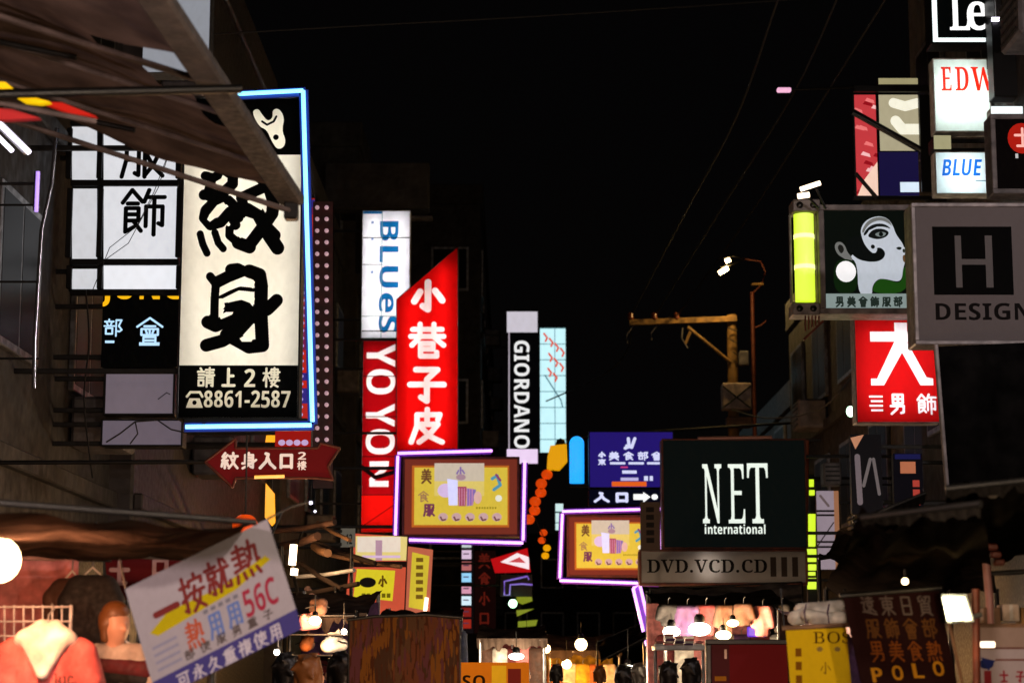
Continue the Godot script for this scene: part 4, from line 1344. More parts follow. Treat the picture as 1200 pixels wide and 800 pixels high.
func build_signs_right():
	# --- woman's face sign with round light column
	var d = 19.5
	var c := Canvas.new(963, 246, 1070, 366, 6, Color(0.03, 0.045, 0.035))
	var skin := Color(0.70, 0.73, 0.77)
	var dim := Color(0.4, 0.41, 0.4)
	var green := Color(0.1, 0.26, 0.06)
	var zf = func(a): return pv(a).map(func(q): return Vector2(960, 240) + q * 0.15)
	# neck, face, ear
	c.soft(zf.call([300, 740, 300, 470, 230, 420, 300, 380, 420, 430, 560, 300, 720, 330, 712, 400, 700, 430, 712, 460, 690, 520, 680, 600, 640, 625, 540, 600, 470, 600, 420, 660, 420, 740]), skin)
	c.soft(zf.call([340, 250, 335, 190, 380, 120, 480, 82, 570, 100, 615, 160, 640, 240, 705, 320, 705, 400, 560, 450, 440, 400, 370, 330]), skin)
	c.soft(zf.call([105, 340, 120, 300, 165, 295, 200, 330, 215, 380, 260, 430, 250, 470, 180, 430, 130, 400]), dim)
	c.soft(zf.call([130, 345, 150, 315, 180, 330, 190, 370, 160, 400]), Color(0.1, 0.1, 0.09))
	# hair sweeping across the cheek in a curl
	c.soft(zf.call([190, 300, 330, 230, 345, 300, 400, 375, 455, 395, 475, 365, 470, 345, 510, 345, 545, 385, 530, 430, 480, 458, 400, 462, 300, 440, 230, 370]), Color(0.035, 0.045, 0.04))
	# brow, lid, eye
	c.soft(zf.call([345, 200, 400, 120, 490, 88, 580, 108, 612, 175, 590, 150, 520, 118, 450, 130, 390, 170, 355, 235]), dim)
	c.soft(zf.call([355, 235, 400, 175, 470, 145, 550, 150, 605, 195, 545, 172, 470, 172, 410, 205, 370, 250]), Color(0.07, 0.08, 0.08))
	c.soft(zf.call([390, 250, 440, 195, 520, 185, 585, 215, 560, 255, 490, 278, 430, 268]), Color(0.06, 0.07, 0.07))
	c.soft(zf.call([450, 235, 500, 212, 560, 222, 540, 250, 490, 258]), Color(0.42, 0.46, 0.46))
	c.disc(Vector2(960 + 510 * 0.15, 240 + 234 * 0.15), 2.8, Color(0.03, 0.05, 0.04))
	c.stroke(zf.call([375, 262, 410, 205, 480, 175, 560, 182]), 1.0, skin)
	c.disc(Vector2(960 + 437 * 0.15, 240 + 337 * 0.15), 2.6, Color(0.06, 0.07, 0.06))
	c.soft(zf.call([630, 350, 660, 335, 690, 345, 670, 368]), Color(0.1, 0.12, 0.11))
	c.soft(zf.call([690, 360, 712, 350, 712, 390, 695, 385]), Color(0.12, 0.14, 0.1))
	c.soft(zf.call([690, 410, 712, 400, 712, 470, 692, 455]), Color(0.36, 0.26, 0.16))
	# earring and collar
	c.soft(zf.call([95, 440, 280, 440, 300, 560, 285, 722, 90, 722]), Color(0.05, 0.12, 0.04))
	c.disc(Vector2(960 + 200 * 0.15, 240 + 540 * 0.15), 13.0, Color(0.93, 0.93, 0.94))
	c.soft(zf.call([415, 720, 435, 640, 490, 598, 560, 605, 640, 635, 682, 610, 690, 505, 725, 505, 725, 720]), green)
	c.rect(963, 348, 1070, 366, Color(0.5, 0.56, 0.55))
	for k in 6: zh(c, ["男", "美", "會", "飾", "服", "部"][k], 975 + k * 15.0, 352, 987 + k * 15.0, 364, 2.0, Color(0.12, 0.16, 0.14))
	var t := sign_box("face_sign", "grey framed lightbox with a painted woman's profile and white earring", 960, 240, 1071, 368, d, c, {"e": 0.85, "fw": S(7, d), "fm": M.grey_frame, "th": 0.35, "arm": "r"})
	# frame with round holes on its left, carrying the yellow-green light drum
	for y in [241, 362]:
		boxm("end_plate", P(945, y, d) + Vector3(0, 0, -0.12), Vector3(S(33, d), S(15, d), 0.3), M.grey_frame, t, 0.01)
		for x in [937, 953]:
			lathem("bolt_hole", P(x, y, d) + Vector3(0, 0, 0.034), [Vector2(S(4, d), -0.003), Vector2(S(4, d), 0.003), Vector2(0, 0.003)], M.black_paint, t, 14, Basis(Vector3.RIGHT, PI / 2))
	var r = S(12, d)
	var y0 = P(945, 352, d).y
	var y1 = P(945, 250, d).y
	var prof = [Vector2(0, y0), Vector2(r, y0), Vector2(r, y1), Vector2(0, y1)]
	lathem("light_drum", Vector3(P(944, 300, d).x, 0, -d - 0.06), prof, M.lamp_yellow_green, t, 24)
	for k in 2:
		lathem("drum_band", Vector3(P(944, 300, d).x, P(944, 276 + k * 36, d).y, -d - 0.06), [Vector2(r + 0.004, -0.02), Vector2(r + 0.004, 0.02)], glow("lamp_pale_band", Color(0.95, 1.0, 0.6), 1.2) if k == 0 else M.lamp_pale_band, t, 24)
	for x in [928.5, 959]:
		boxm("upright", P(x, 301, d) + Vector3(0, 0, -0.1), Vector3(S(2.5, d), S(108, d), 0.06), M.grey_frame, t, 0.004)
	# fringe below
	for k in 5: tubem("hanging_rod", [P(944 + k * 4, 370, d), P(944 + k * 4, 388 - k * 2, d)], 0.008, M.rust_frame, t, 5)
	tubem("hanging_rod", [P(942, 398, d), P(965, 376, d)], 0.012, M.rust_frame, t, 5)
	# --- two small lamps above it
	for k in 2:
		var at = P([950, 942][k], [218, 229][k], 19.2)
		t = thing("spot_lamp", ["upper elongated warm lamp on the corner above the face sign", "lower small warm lamp on the corner above the face sign"][k], "lamp", at)
		tubem("lamp_tube", [at + Vector3(-S(12 - k * 5, 19.2), -S(4 - k * 3, 19.2), 0), at + Vector3(S(12 - k * 5, 19.2), S(4 - k * 3, 19.2), 0)], 0.024 if k == 0 else 0.028, M.tube_warm, t, 8)
		tubem("stem", [at + Vector3(0.06, -0.02, -0.03), at + Vector3(0.16, -0.20 if k == 0 else -0.1, -0.1)], 0.012, M.dark_metal, t, 6)
	# --- H DESIGN sign
	d = 16.8
	c = Canvas.new(1070, 240, 1216, 404, 5, Color(0.40, 0.37, 0.37))
	c.rect(1091, 264, 1191, 348, Color(0.02, 0.02, 0.022))
	var hg := Color(0.38, 0.36, 0.36)
	c.rect(1119, 275, 1127, 339, hg)
	c.rect(1157, 275, 1166, 339, hg)
	c.rect(1127, 304, 1157, 311, hg)
	c.box_text("DESIGN", 1092, 358, 1212, 379, Color(0.08, 0.07, 0.07), sans_bold)
	t = sign_box("grey_letter_sign", "dim grey square sign with a large letter on a black panel", 1070, 238, 1216, 404, d, c, {"e": 0.08, "fw": S(5, d), "fm": M.grey_frame, "th": 0.3, "arm": "r"})
	# --- red menswear sign
	d = 20.5
	c = Canvas.new(1004, 373, 1099, 496, 6, Color(0.72, 0.07, 0.08))
	var wp := Color(0.95, 0.95, 1.0)
	var zd = func(a): return pv(a).map(func(q): return Vector2(920, 340) + q * 0.4)
	c.poly(zd.call([253, 122, 400, 122, 400, 152, 253, 152]), wp)
	c.poly(zd.call([325, 95, 362, 95, 362, 160, 325, 160]), wp)
	c.poly(zd.call([325, 150, 365, 150, 290, 282, 252, 282, 252, 262, 270, 262]), wp)
	c.poly(zd.call([335, 165, 362, 155, 415, 258, 434, 262, 434, 282, 396, 282]), wp)
	for k in 4: c.rect(1018 + (k % 2) * 2, 465 + k * 5.4, 1034, 467.4 + k * 5.4, wp)
	zh(c, "男", 1041, 463, 1062, 487, 3.0, wp)
	zh(c, "飾", 1072, 463, 1098, 487, 2.6, wp)
	sign_box("red_menswear_sign", "red lightbox with one big white character, under the face sign", 1003, 372, 1100, 495, d, c, {"tubes": 3, "power": 12.0, "cm": M.grey_frame, "th": 0.22, "arm": "r"})
	# --- big dark board at the right edge
	d = 15.0
	t = thing("dark_board", "large unlit dark board in a thin grey frame at right edge", "board", P(1160, 580, d))
	obj("panel", slab(pv([1100, 406, 1230, 400, 1230, 562, 1111, 576]), d + 0.02, 0.06), matte("board_black", Color(0.05, 0.047, 0.047)), t)
	tubem("frame_pipe", [P(1097, 404, d), P(1111, 580, d)], 0.018, M.grey_frame, t, 8)
	tubem("frame_pipe", [P(1111, 578, d), P(1232, 562, d)], 0.018, M.grey_frame, t, 8)
	tubem("bracket_arm", [P(1200, 500, d + 0.1), Vector3(5.25, P(1200, 500, d).y, -d - 0.1)], 0.03, M.dark_metal, t, 6)
	# --- stacked jeans signs
	d = 21.5
	c = Canvas.new(1090, -12, 1162, 52, 6, Color(0.01, 0.012, 0.012))
	c.rect(1092, -12, 1098, 50, Color(0.95, 1, 1))
	c.rect(1092, 45, 1162, 50, Color(0.95, 1, 1))
	c.box_text("L", 1113, -14, 1137, 36, Color.WHITE, serif_bold)
	c.box_text("e", 1134, 2, 1159, 36, Color.WHITE, serif_bold)
	t = sign_box("black_white_sign", "black lightbox with white border and letters at top edge", 1091, -12, 1161, 51, d, c, {"e": 1.15, "bare": true, "cm": M.black_metal, "arm": "r", "th": 0.3})
	tubem("light_wire", [P(1158, 22, 20.44), P(1215, 22, 20.44)], 0.006, M.cable, t, 5)
	for k in 3: obj("light_chip", slab(rect_px(1163 + k * 14, 20, 1172 + k * 14, 24), 20.42, 0.03), M.tube_white, t)
	c = Canvas.new(1094, 68, 1164, 155, 6, Color(0.86, 0.95, 0.95))
	c.box_text("E", 1103, 77, 1116, 106, Color(0.85, 0.16, 0.1), serif_bold)
	c.box_text("D", 1121, 77, 1138, 106, Color(0.85, 0.16, 0.1), serif_bold)
	c.box_text("W", 1141, 77, 1172, 106, Color(0.9, 0.14, 0.06), serif_bold)
	sign_box("white_letter_sign", "white lightbox with red serif letters, above the blue-lettered one", 1095, 69, 1161, 154, d, c, {"tubes": 3, "power": 10.0, "cm": M.white_paint, "arm": "r", "th": 0.2})
	c = Canvas.new(1096, 177, 1164, 228, 6, Color(0.86, 0.96, 1.0))
	c.text("BLUE", Vector2(1106, 185), Vector2(48, 0), Vector2(-3, 21), Color(0.06, 0.4, 0.85), sans_bold)
	c.rect(1145, 212, 1160, 213.2, Color(0.3, 0.5, 0.6))
	sign_box("blue_letter_sign", "small white lightbox with slanted blue letters", 1097, 178, 1162, 227, d, c, {"tubes": 2, "power": 13.0, "cm": M.white_paint, "arm": "r", "th": 0.2})
	c = Canvas.new(1095, 158, 1116, 176, 4, Color(0.62, 0.6, 0.46))
	sign_box("beige_chip_sign", "tiny beige lit panel between the two white jeans signs", 1095, 158.5, 1115, 174.5, d, c, {"e": 0.9, "bare": true, "cm": M.dark_metal, "arm": "r", "th": 0.3})
	# red framed sign and the black column at the edge
	t = thing("black_column_board", "tall unlit black board at the upper right corner", "board", P(1182, 124, 20.5))
	boxm("panel", P(1185, 72, 20.6), Vector3(S(50, 20.5), S(96, 20.5), 0.25), M.black_paint, t)
	boxm("bracket_arm", Vector3((P(1205, 70, 20.6).x + 5.25) * 0.5, P(1185, 70, 20.6).y, -20.7), Vector3(5.25 - P(1205, 70, 20.6).x + 0.1, 0.05, 0.05), M.dark_metal, t)
	c = Canvas.new(1162, 124, 1215, 134, 4, Color(0.9, 0.95, 0.95))
	sign_box("white_strip_sign", "thin white light strip above the red framed sign", 1162, 124.5, 1215, 133, 20.3, c, {"e": 1.15, "bare": true, "cm": M.white_paint, "arm": "r", "th": 0.2})
	c = Canvas.new(1163, 135, 1216, 226, 5, Color(0.02, 0.015, 0.015))
	c.disc(Vector2(1200, 160), 20, Color(0.62, 0.1, 0.06), 20)
	zh(c, "士", 1188, 146, 1214, 172, 3.5, Color(0.95, 0.7, 0.66))
	c.rect(1190, 180, 1194, 186, Color(0.7, 0.7, 0.7))
	t = sign_box("red_round_sign", "grey framed black sign with a red disc at right edge", 1162, 134, 1218, 227, 18.5, c, {"e": 0.85, "fw": S(6, 18.5), "fm": M.grey_frame, "arm": "r", "th": 0.25})
	# --- picture banner, beige and navy panels in a braced rack
	d = 24.0
	c = Canvas.new(1003, 110, 1029, 230, 5, Color(0.74, 0.22, 0.24))
	var rr := RandomNumberGenerator.new()
	rr.seed = 9
	for k in 16:
		var q = Vector2(1003 + rr.randf() * 26, 112 + rr.randf() * 116)
		c.poly([q, q + Vector2(8, 3), q + Vector2(9, 7), q + Vector2(-3, 4)], [Color(0.93, 0.72, 0.72), Color(0.55, 0.06, 0.1), Color(0.9, 0.45, 0.45)][k % 3])
	c.poly(pv([1029, 190, 1012, 212, 1004, 230, 1029, 230]), Color(0.95, 0.8, 0.72))
	t = sign_box("picture_banner_sign", "narrow red and pink picture lightbox on the braced rack", 1003, 111, 1028, 229, d, c, {"e": 0.9, "bare": true, "cm": M.dark_metal, "th": 0.15})
	c = Canvas.new(1030, 110, 1078, 178, 5, Color(0.64, 0.61, 0.5))
	c.stroke(pv([1048, 120, 1062, 124, 1078, 120]), 12, Color(0.93, 0.92, 0.84))
	c.stroke(pv([1050, 142, 1058, 152, 1078, 152]), 13, Color(0.93, 0.92, 0.84))
	sign_box("beige_panel_sign", "beige lightbox with pale rounded shapes on the braced rack", 1031, 111, 1077, 176.5, d, c, {"e": 0.95, "bare": true, "cm": M.dark_metal, "th": 0.15})
	c = Canvas.new(1030, 178, 1078, 230, 5, Color(0.09, 0.07, 0.22))
	c.rect(1055, 214, 1078, 226, Color(0.85, 0.92, 0.98))
	sign_box("navy_panel_sign", "navy lightbox with a white rectangle, below the beige panel", 1031, 178, 1077, 229, d, c, {"e": 0.9, "bare": true, "cm": M.dark_metal, "th": 0.15})
	c = Canvas.new(1030, 91, 1077, 100, 5, Color(0.6, 0.57, 0.42))
	sign_box("beige_strip_sign", "thin beige lit strip on top of the braced rack", 1030, 91.5, 1076, 98.5, d, c, {"e": 0.9, "bare": true, "cm": M.dark_metal, "th": 0.15})
	t = thing("sign_rack", "black steel rack with diagonal braces carrying the picture lightboxes", "rack", P(1040, 232, d))
	var rz = -d + 0.06
	boxm("rail", P(1045, 104, d - 0.06), Vector3(S(92, d), S(8, d), 0.06), M.black_metal, t)
	boxm("rail", P(1045, 232, d - 0.06), Vector3(S(92, d), S(5, d), 0.06), M.black_metal, t)
	boxm("upright", P(1085, 168, d - 0.06), Vector3(S(13, d), S(120, d), 0.06), M.black_metal, t)
	boxm("upright", P(1001, 168, d - 0.06), Vector3(S(3, d), S(120, d), 0.06), M.black_metal, t)
	tubem("brace", [P(1000, 131, d - 0.14), P(1080, 176, d - 0.14)], 0.04, M.black_metal, t, 6)
	tubem("brace", [P(1003, 203, d - 0.14), P(1028, 232, d - 0.14)], 0.025, M.black_metal, t, 6)
	for y in [104, 232]: boxm("bracket_arm", Vector3((5.25 + P(1090, y, d).x) * 0.5, P(1090, y, d).y, -d - 0.05), Vector3(5.25 - P(1090, y, d).x + 0.1, 0.06, 0.06), M.black_metal, t)
	# pink light by itself against the sky
	t = thing("pink_light", "small pink light alone against the night sky", "light", P(919, 106, 30))
	boxm("light_body", P(919, 105.5, 30), Vector3(S(17, 30), S(5, 30), 0.1), glow("light_pink", Color(0.93, 0.68, 0.82), 0.9), t, 0.02)
	tubem("arm", [P(926, 105, 30.05), Vector3(5.5, P(926, 100, 30).y, -30.05)], 0.02, M.black_metal, t, 6)

# ------------------------------------------------------------------ near left: awning, price board, clothes stall
func build_near_left():
	# the folding awning overhead: slopes from the wall down to its front bar, which runs along the lane
	var A := P(342, 228, 10.4)                       # far end of the front bar
	var Bn := P(150, -60, 7.0)                       # near end
	var C := P(-170, 62, 10.4)                       # wall, far
	var Dn := Vector3(C.x, C.y + 0.02, Bn.z)         # wall, near
	var t := thing("shop_awning", "brown ribbed folding awning overhead in the upper left corner", "awning", A)
	var st := new_st()
	sheet(st, Dn, C, A, Bn, 30, 14, 0.0, 0.05, 3, func(u, v): return v > 0.82 and u > 0.36 and u < 0.36 + (v - 0.78) * 1.6)
	obj("canvas", st, M.tarp, t)
	var bd := (A - Bn).normalized()
	boxm("front_bar", (A + Bn) * 0.5 + Vector3(0, -0.03, 0), Vector3((A - Bn).length(), 0.06, 0.13), mat("bar_brown", Color(0.27, 0.235, 0.22), 0.9, 0, 1.5, 0.3), t, 0.012, Basis(bd, Vector3.UP.slide(bd).normalized(), bd.cross(Vector3.UP.slide(bd).normalized())))
	boxm("bar_end", A + Vector3(0.0, -0.08, 0.02), Vector3(0.07, 0.12, 0.08), M.dark_metal, t)
	for k in 5:
		var f = [0.0, 0.42, 0.56, 0.8, 1.0][k]
		var a := Dn.lerp(C, f)
		var b := Bn.lerp(A, f)
		boxm("rib", (a + b) * 0.5 + Vector3(0, -0.04 if k < 4 else -0.10, 0.0 if k < 4 else 0.06), Vector3((b - a).length(), 0.022, [0.03, 0.05, 0.03, 0.03, 0.05][k]), M.awning_rib, t, 0.006, Basis((b - a).normalized(), Vector3(0, 0, 1).cross((b - a).normalized()).normalized(), Vector3(0, 0, 1)))
	for k in 3:
		var f = (k + 0.5) / 3.0
		tubem("support_arm", [Dn.lerp(C, f) + Vector3(0.1, -0.25, 0), Bn.lerp(A, f).lerp(Dn.lerp(C, f), 0.3) + Vector3(0, -0.05, 0)], 0.014, M.dark_metal, t, 6)
	tubem("cross_rod", [P(-60, 111, 7.9), P(282, 104, 8.4)], 0.02, M.black_metal, t, 8)
	# pale sign seen past the awning bar
	var c := Canvas.new(165, -30, 246, 92, 4, Color(0.60, 0.62, 0.66))
	sign_box("pale_corner_sign", "plain pale grey lightbox glimpsed past the awning bar at top", 168, -30, 245, 84, 13.0, c, {"e": 0.62, "bare": true, "cm": M.dark_metal, "th": 0.2, "arm": "l"})
	# red and yellow striped light sign under the awning
	t = thing("striped_sign", "red and yellow lit stripes under the awning at left edge", "sign", P(40, 140, 8.2))
	obj("red_sign_strip", slab(pv([46, 119, 72, 120, 112, 136, 84, 133]), 8.2, 0.04), glow("stripe_red", Color(0.70, 0.10, 0.05), 0.8, Color(0.6, 0.08, 0.06)), t)
	obj("red_sign_strip", slab(pv([-30, 124, 14, 128, 46, 138, 10, 140, -30, 140]), 8.2, 0.04), glow("stripe_rose", Color(0.55, 0.14, 0.14), 0.8, Color(0.6, 0.1, 0.1)), t)
	obj("yellow_sign_strip", slab(pv([18, 113, 40, 114, 58, 119, 46, 121, 28, 119]), 8.15, 0.04), glow("stripe_yellow", Color(0.93, 0.74, 0.03), 0.9, Color(0.8, 0.6, 0.05)), t)
	obj("yellow_sign_strip", slab(pv([-30, 94, 6, 96, 19, 107, -30, 109]), 8.15, 0.04), M.stripe_yellow, t)
	tubem("grey_pipe", [P(-30, 114, 8.12), P(60, 132, 8.12), P(112, 142, 8.2)], 0.012, M.awning_rib, t, 6)
	boxm("bracket_arm", Vector3((left_wall(8.2) + P(0, 125, 8.2).x) * 0.5, P(0, 125, 8.2).y, -8.27), Vector3(P(0, 125, 8.2).x - left_wall(8.2), 0.05, 0.05), M.dark_metal, t)
	# two fluorescent tubes and a violet one
	t = thing("tube_lamp", "pair of slanting white fluorescent tubes at the left edge", "lamp", P(10, 170, 11.5))
	tubem("light_tube", [P(-18, 128, 11.5), P(34, 179, 11.5)], 0.015, M.tube_white, t, 8)
	tubem("light_tube", [P(-18, 145, 11.5), P(14, 177, 11.5)], 0.013, M.tube_white, t, 8)
	boxm("batten", P(4, 152, 11.53) + Vector3(0, 0.01, -0.05), Vector3(0.36, 0.05, 0.05), M.white_paint, t, 0.005, Basis(Vector3(0, 0, 1), -0.78))
	tubem("hanger", [P(4, 150, 11.6), P(-80, 100, 11.6)], 0.01, M.dark_metal, t, 6)
	t = thing("violet_tube_lamp", "short upright violet tube beside the left edge", "lamp", P(42, 248, 12.0))
	tubem("light_tube", [P(44, 201, 12), P(42, 248, 12)], 0.012, glow("tube_violet", Color(0.72, 0.55, 1.0), 1.0), t, 8)
	boxm("batten", P(42, 224, 12.05), Vector3(0.03, 0.25, 0.03), M.dark_metal, t)
	tubem("hanger", [P(42, 215, 12.06), Vector3(left_wall(12), P(42, 215, 12).y, -12.06)], 0.01, M.dark_metal, t, 6)
	# clear plastic sheet edge with glints: drain pipe of bright steel
	t = thing("steel_pipe", "thin shiny steel pipe running down beside the gridded sign", "pipe", P(38, 450, 16.5))
	tubem("pipe", [P(66, 150, 16.5), P(60, 215, 16.5), P(48, 270, 16.5), P(40, 400, 16.5), P(39, 455, 16.5)], 0.018, mat("bright_steel", Color(0.75, 0.75, 0.78), 0.18, 1.0), t, 8)
	for y in [240, 330, 420]: tubem("clip", [P(46, y, 16.5), Vector3(left_wall(16), P(46, y, 16.5).y, -16.5)], 0.01, M.dark_metal, t, 5)

	# --- clothes stall at the lower left
	t = thing("stall_canopy", "dark tarpaulin canopy over the clothes stall at lower left", "canopy", P(60, 655, 9.0))
	st = new_st()
	sheet(st, P(-60, 640, 9.7), P(252, 655, 10.1), P(300, 612, 7.5), P(-120, 580, 7.0), 28, 14, 0.03, 0.03, 8)
	obj("tarpaulin", st, M.tarp_dark, t)
	tubem("rear_pole", [P(-70, 641, 9.7), P(256, 656, 10.1)], 0.012, M.aluminium, t, 8)
	tubem("front_pole", [P(-120, 580, 7.0), P(300, 612, 7.5)], 0.012, M.dark_metal, t, 8)
	st = new_st()
	sheet(st, P(-60, 642, 9.68), P(126, 650, 9.9), P(126, 656, 9.9), P(-60, 650, 9.68), 24, 2, 0.01, 0.03, 12)
	obj("valance", st, M.tarp_pink, t)
	for q in [P(250, 655, 10.08), P(-64, 641, 9.7)]: tubem("post", [q, Vector3(q.x, 0, q.z)], 0.018, M.dark_metal, t, 8)
	stall_lamp("large glaring globe bulb over the clothes stall at left edge", P(-3, 656, 8.35), S(27, 8.35), "bulb_warm", Color(1.0, 0.66, 0.46), 2.0, 0.05)
	# maroon cloth banner with pale characters
	c = Canvas.new(120, 640, 320, 705, 5, Color(0.36, 0.1, 0.12))
	var pale := Color(0.72, 0.6, 0.62)
	zh(c, "士", 126, 660, 152, 688, 5.0, pale)
	zh(c, "口", 176, 655, 202, 680, 5.0, pale)
	zh(c, "子", 214, 650, 240, 676, 5.0, pale)
	t = thing("maroon_banner", "maroon cloth banner with faded pale characters behind the price board", "banner", P(215, 703, 10.6))
	obj("cloth", slab(pv([122, 652, 225, 648, 312, 636, 312, 700, 128, 703]), 10.6, 0.01), print_mat(c, 0.0), t)
	tubem("top_rod", [P(120, 651, 10.58), P(225, 647, 10.58), P(314, 635, 10.58)], 0.012, M.dark_metal, t, 6)
	tubem("rod_end", [P(314, 635, 10.58), P(330, 600, 11.2)], 0.008, M.dark_metal, t, 6)
	tubem("rod_end", [P(120, 651, 10.58), P(112, 612, 10.6)], 0.008, M.dark_metal, t, 6)
	# tilted price board
	var d = 8.0
	c = Canvas.new(140, 600, 362, 815, 5, Color(0.70, 0.68, 0.72))
	var o := Vector2(146, 690)
	var u := Vector2(167, -82)          # along the top edge
	var v := Vector2(33, 114)           # down the left side
	var at = func(a, b): return o + u * a + v * b
	var band = func(a0, b0, a1, b1, col): c.poly([at.call(a0, b0), at.call(a1, b0), at.call(a1, b1), at.call(a0, b1)], col)
	band.call(-0.1, 0.92, 1.2, 1.3, Color(0.30, 0.28, 0.55))
	c.poly([at.call(0.07, 0.46), at.call(0.22, 0.34), at.call(0.6, 0.36), at.call(0.95, 0.28), at.call(0.98, 0.34), at.call(0.7, 0.46), at.call(0.3, 0.5), at.call(0.12, 0.52)], Color(0.78, 0.72, 0.08))
	var brick := Color(0.50, 0.20, 0.20)
	var put = func(ch, a, b, w, h, lw, col): c.glyph(GLYPHS[ch], at.call(a, b), u * w, v * h, lw, col)
	put.call("一", 0.13, 0.12, 0.17, 0.40, 8.0, brick)
	put.call("按", 0.33, 0.10, 0.17, 0.38, 4.6, brick)
	put.call("就", 0.52, 0.08, 0.17, 0.36, 4.6, brick)
	put.call("熱", 0.72, 0.05, 0.19, 0.38, 4.6, brick)
	c.text("56C", at.call(0.73, 0.50), u * 0.24, v * 0.28, Color(0.66, 0.2, 0.3), sans_bold)
	put.call("熱", 0.30, 0.54, 0.12, 0.28, 3.4, Color(0.75, 0.36, 0.25))
	put.call("用", 0.46, 0.56, 0.11, 0.26, 3.4, Color(0.42, 0.52, 0.78))
	put.call("用", 0.60, 0.56, 0.11, 0.24, 3.4, Color(0.42, 0.52, 0.78))
	for k in 4: band.call(0.06 + 0.0 * k, 0.60 + k * 0.075, 0.24, 0.63 + k * 0.075, Color(0.60, 0.60, 0.70))
	for k in 5: band.call(0.45 + k * 0.055, 0.50, 0.485 + k * 0.055, 0.54, Color(0.5, 0.5, 0.55))
	for k in 6: put.call(["部", "使", "服", "男", "重", "子"][k], 0.26 + k * 0.115, 0.79, 0.07, 0.10, 1.6, Color(0.36, 0.32, 0.32))
	for k in 7: put.call("可永久重複使用"[k], 0.17 + k * 0.113, 0.96, 0.09, 0.155, 2.2, Color(0.82, 0.8, 0.86))
	t = thing("price_board", "white hand-warmer price board hung at a tilt, blue strip along its bottom", "sign", P(250, 800, d))
	obj("board", slab([at.call(0, 0), at.call(1, 0), at.call(1.02, 1.14), at.call(0, 1.14)], d, 0.012), print_mat(c, 0.0, true), t)
	tubem("string", [P(313, 608, d), P(340, 594, d + 0.6), P(362, 588, d + 1.4)], 0.004, M.cable, t, 5)
	tubem("string", [P(147, 690, d), P(140, 655, 8.6)], 0.004, M.cable, t, 5)
	var pb = P(250, 720, d + 0.05)
	tubem("stake", [pb, Vector3(pb.x, 0, pb.z)], 0.015, M.dark_metal, t, 6)
	# wire grid rack
	d = 9.2
	t = thing("wire_grid", "white wire display grid behind the coral sweatshirt", "rack", P(20, 900, d))
	for k in 12:
		var x = -40 + k * 11.2
		tubem("grid_wire", [P(x, 709, d), P(x, 1150, d)], 0.004, M.white_paint, t, 5)
	for k in 10: tubem("grid_wire", [P(-40, 711 + k * 17, d - 0.01), P(83, 711 + k * 17, d - 0.01)], 0.004, M.white_paint, t, 5)
	for x in [-40, 83]: tubem("grid_leg", [P(x, 709, d), Vector3(P(x, 709, d).x, 0, -d)], 0.008, M.white_paint, t, 6)
	# coral sweatshirt with white collar
	garment("coral_sweatshirt", "coral sweatshirt with a white shawl collar on a hanger", P(55, 745, 8.9), 0.46, M.cloth_coral, M.cloth_white, "luc")
	t = thing("pink_curtain", "pale pink curtain hanging behind the wire grid", "cloth", P(20, 900, 10.3))
	var pb2 := new_st()
	sheet(pb2, P(-60, 652, 10.25), P(92, 656, 10.3), P(92, 900, 10.3), P(-60, 900, 10.25), 20, 10, 0.01, 0.05, 15)
	obj("cloth", pb2, M.cloth_pink, t)
	tubem("rail", [P(-60, 651, 10.25), P(130, 657, 10.3)], 0.008, M.dark_metal, t, 6)
	garment("dark_jacket", "black jacket hanging between pink curtain and maroon banner", P(108, 672, 10.0), 0.22, M.cloth_dark, null, "")
	garment("brown_jacket", "small dark brown jacket overlapping the pink curtain", P(84, 676, 10.1), 0.17, M.cloth_brown, null, "")
	garment("banded_blouse", "cream top with dark and red bands beside the sweatshirt", P(137, 752, 9.6), 0.30, M.cloth_cream, M.cloth_maroon, "")
	mannequin_head("brown-haired display head above the cream top", P(135, 733, 9.6), 0.075)
	# small green-white lamp behind
	stall_lamp("tiny pale green lamp beside the maroon banner", P(126, 701, 10.9), S(3.2, 10.9), "bulb_green", Color(0.8, 1, 0.8), 0.01, 0.3)

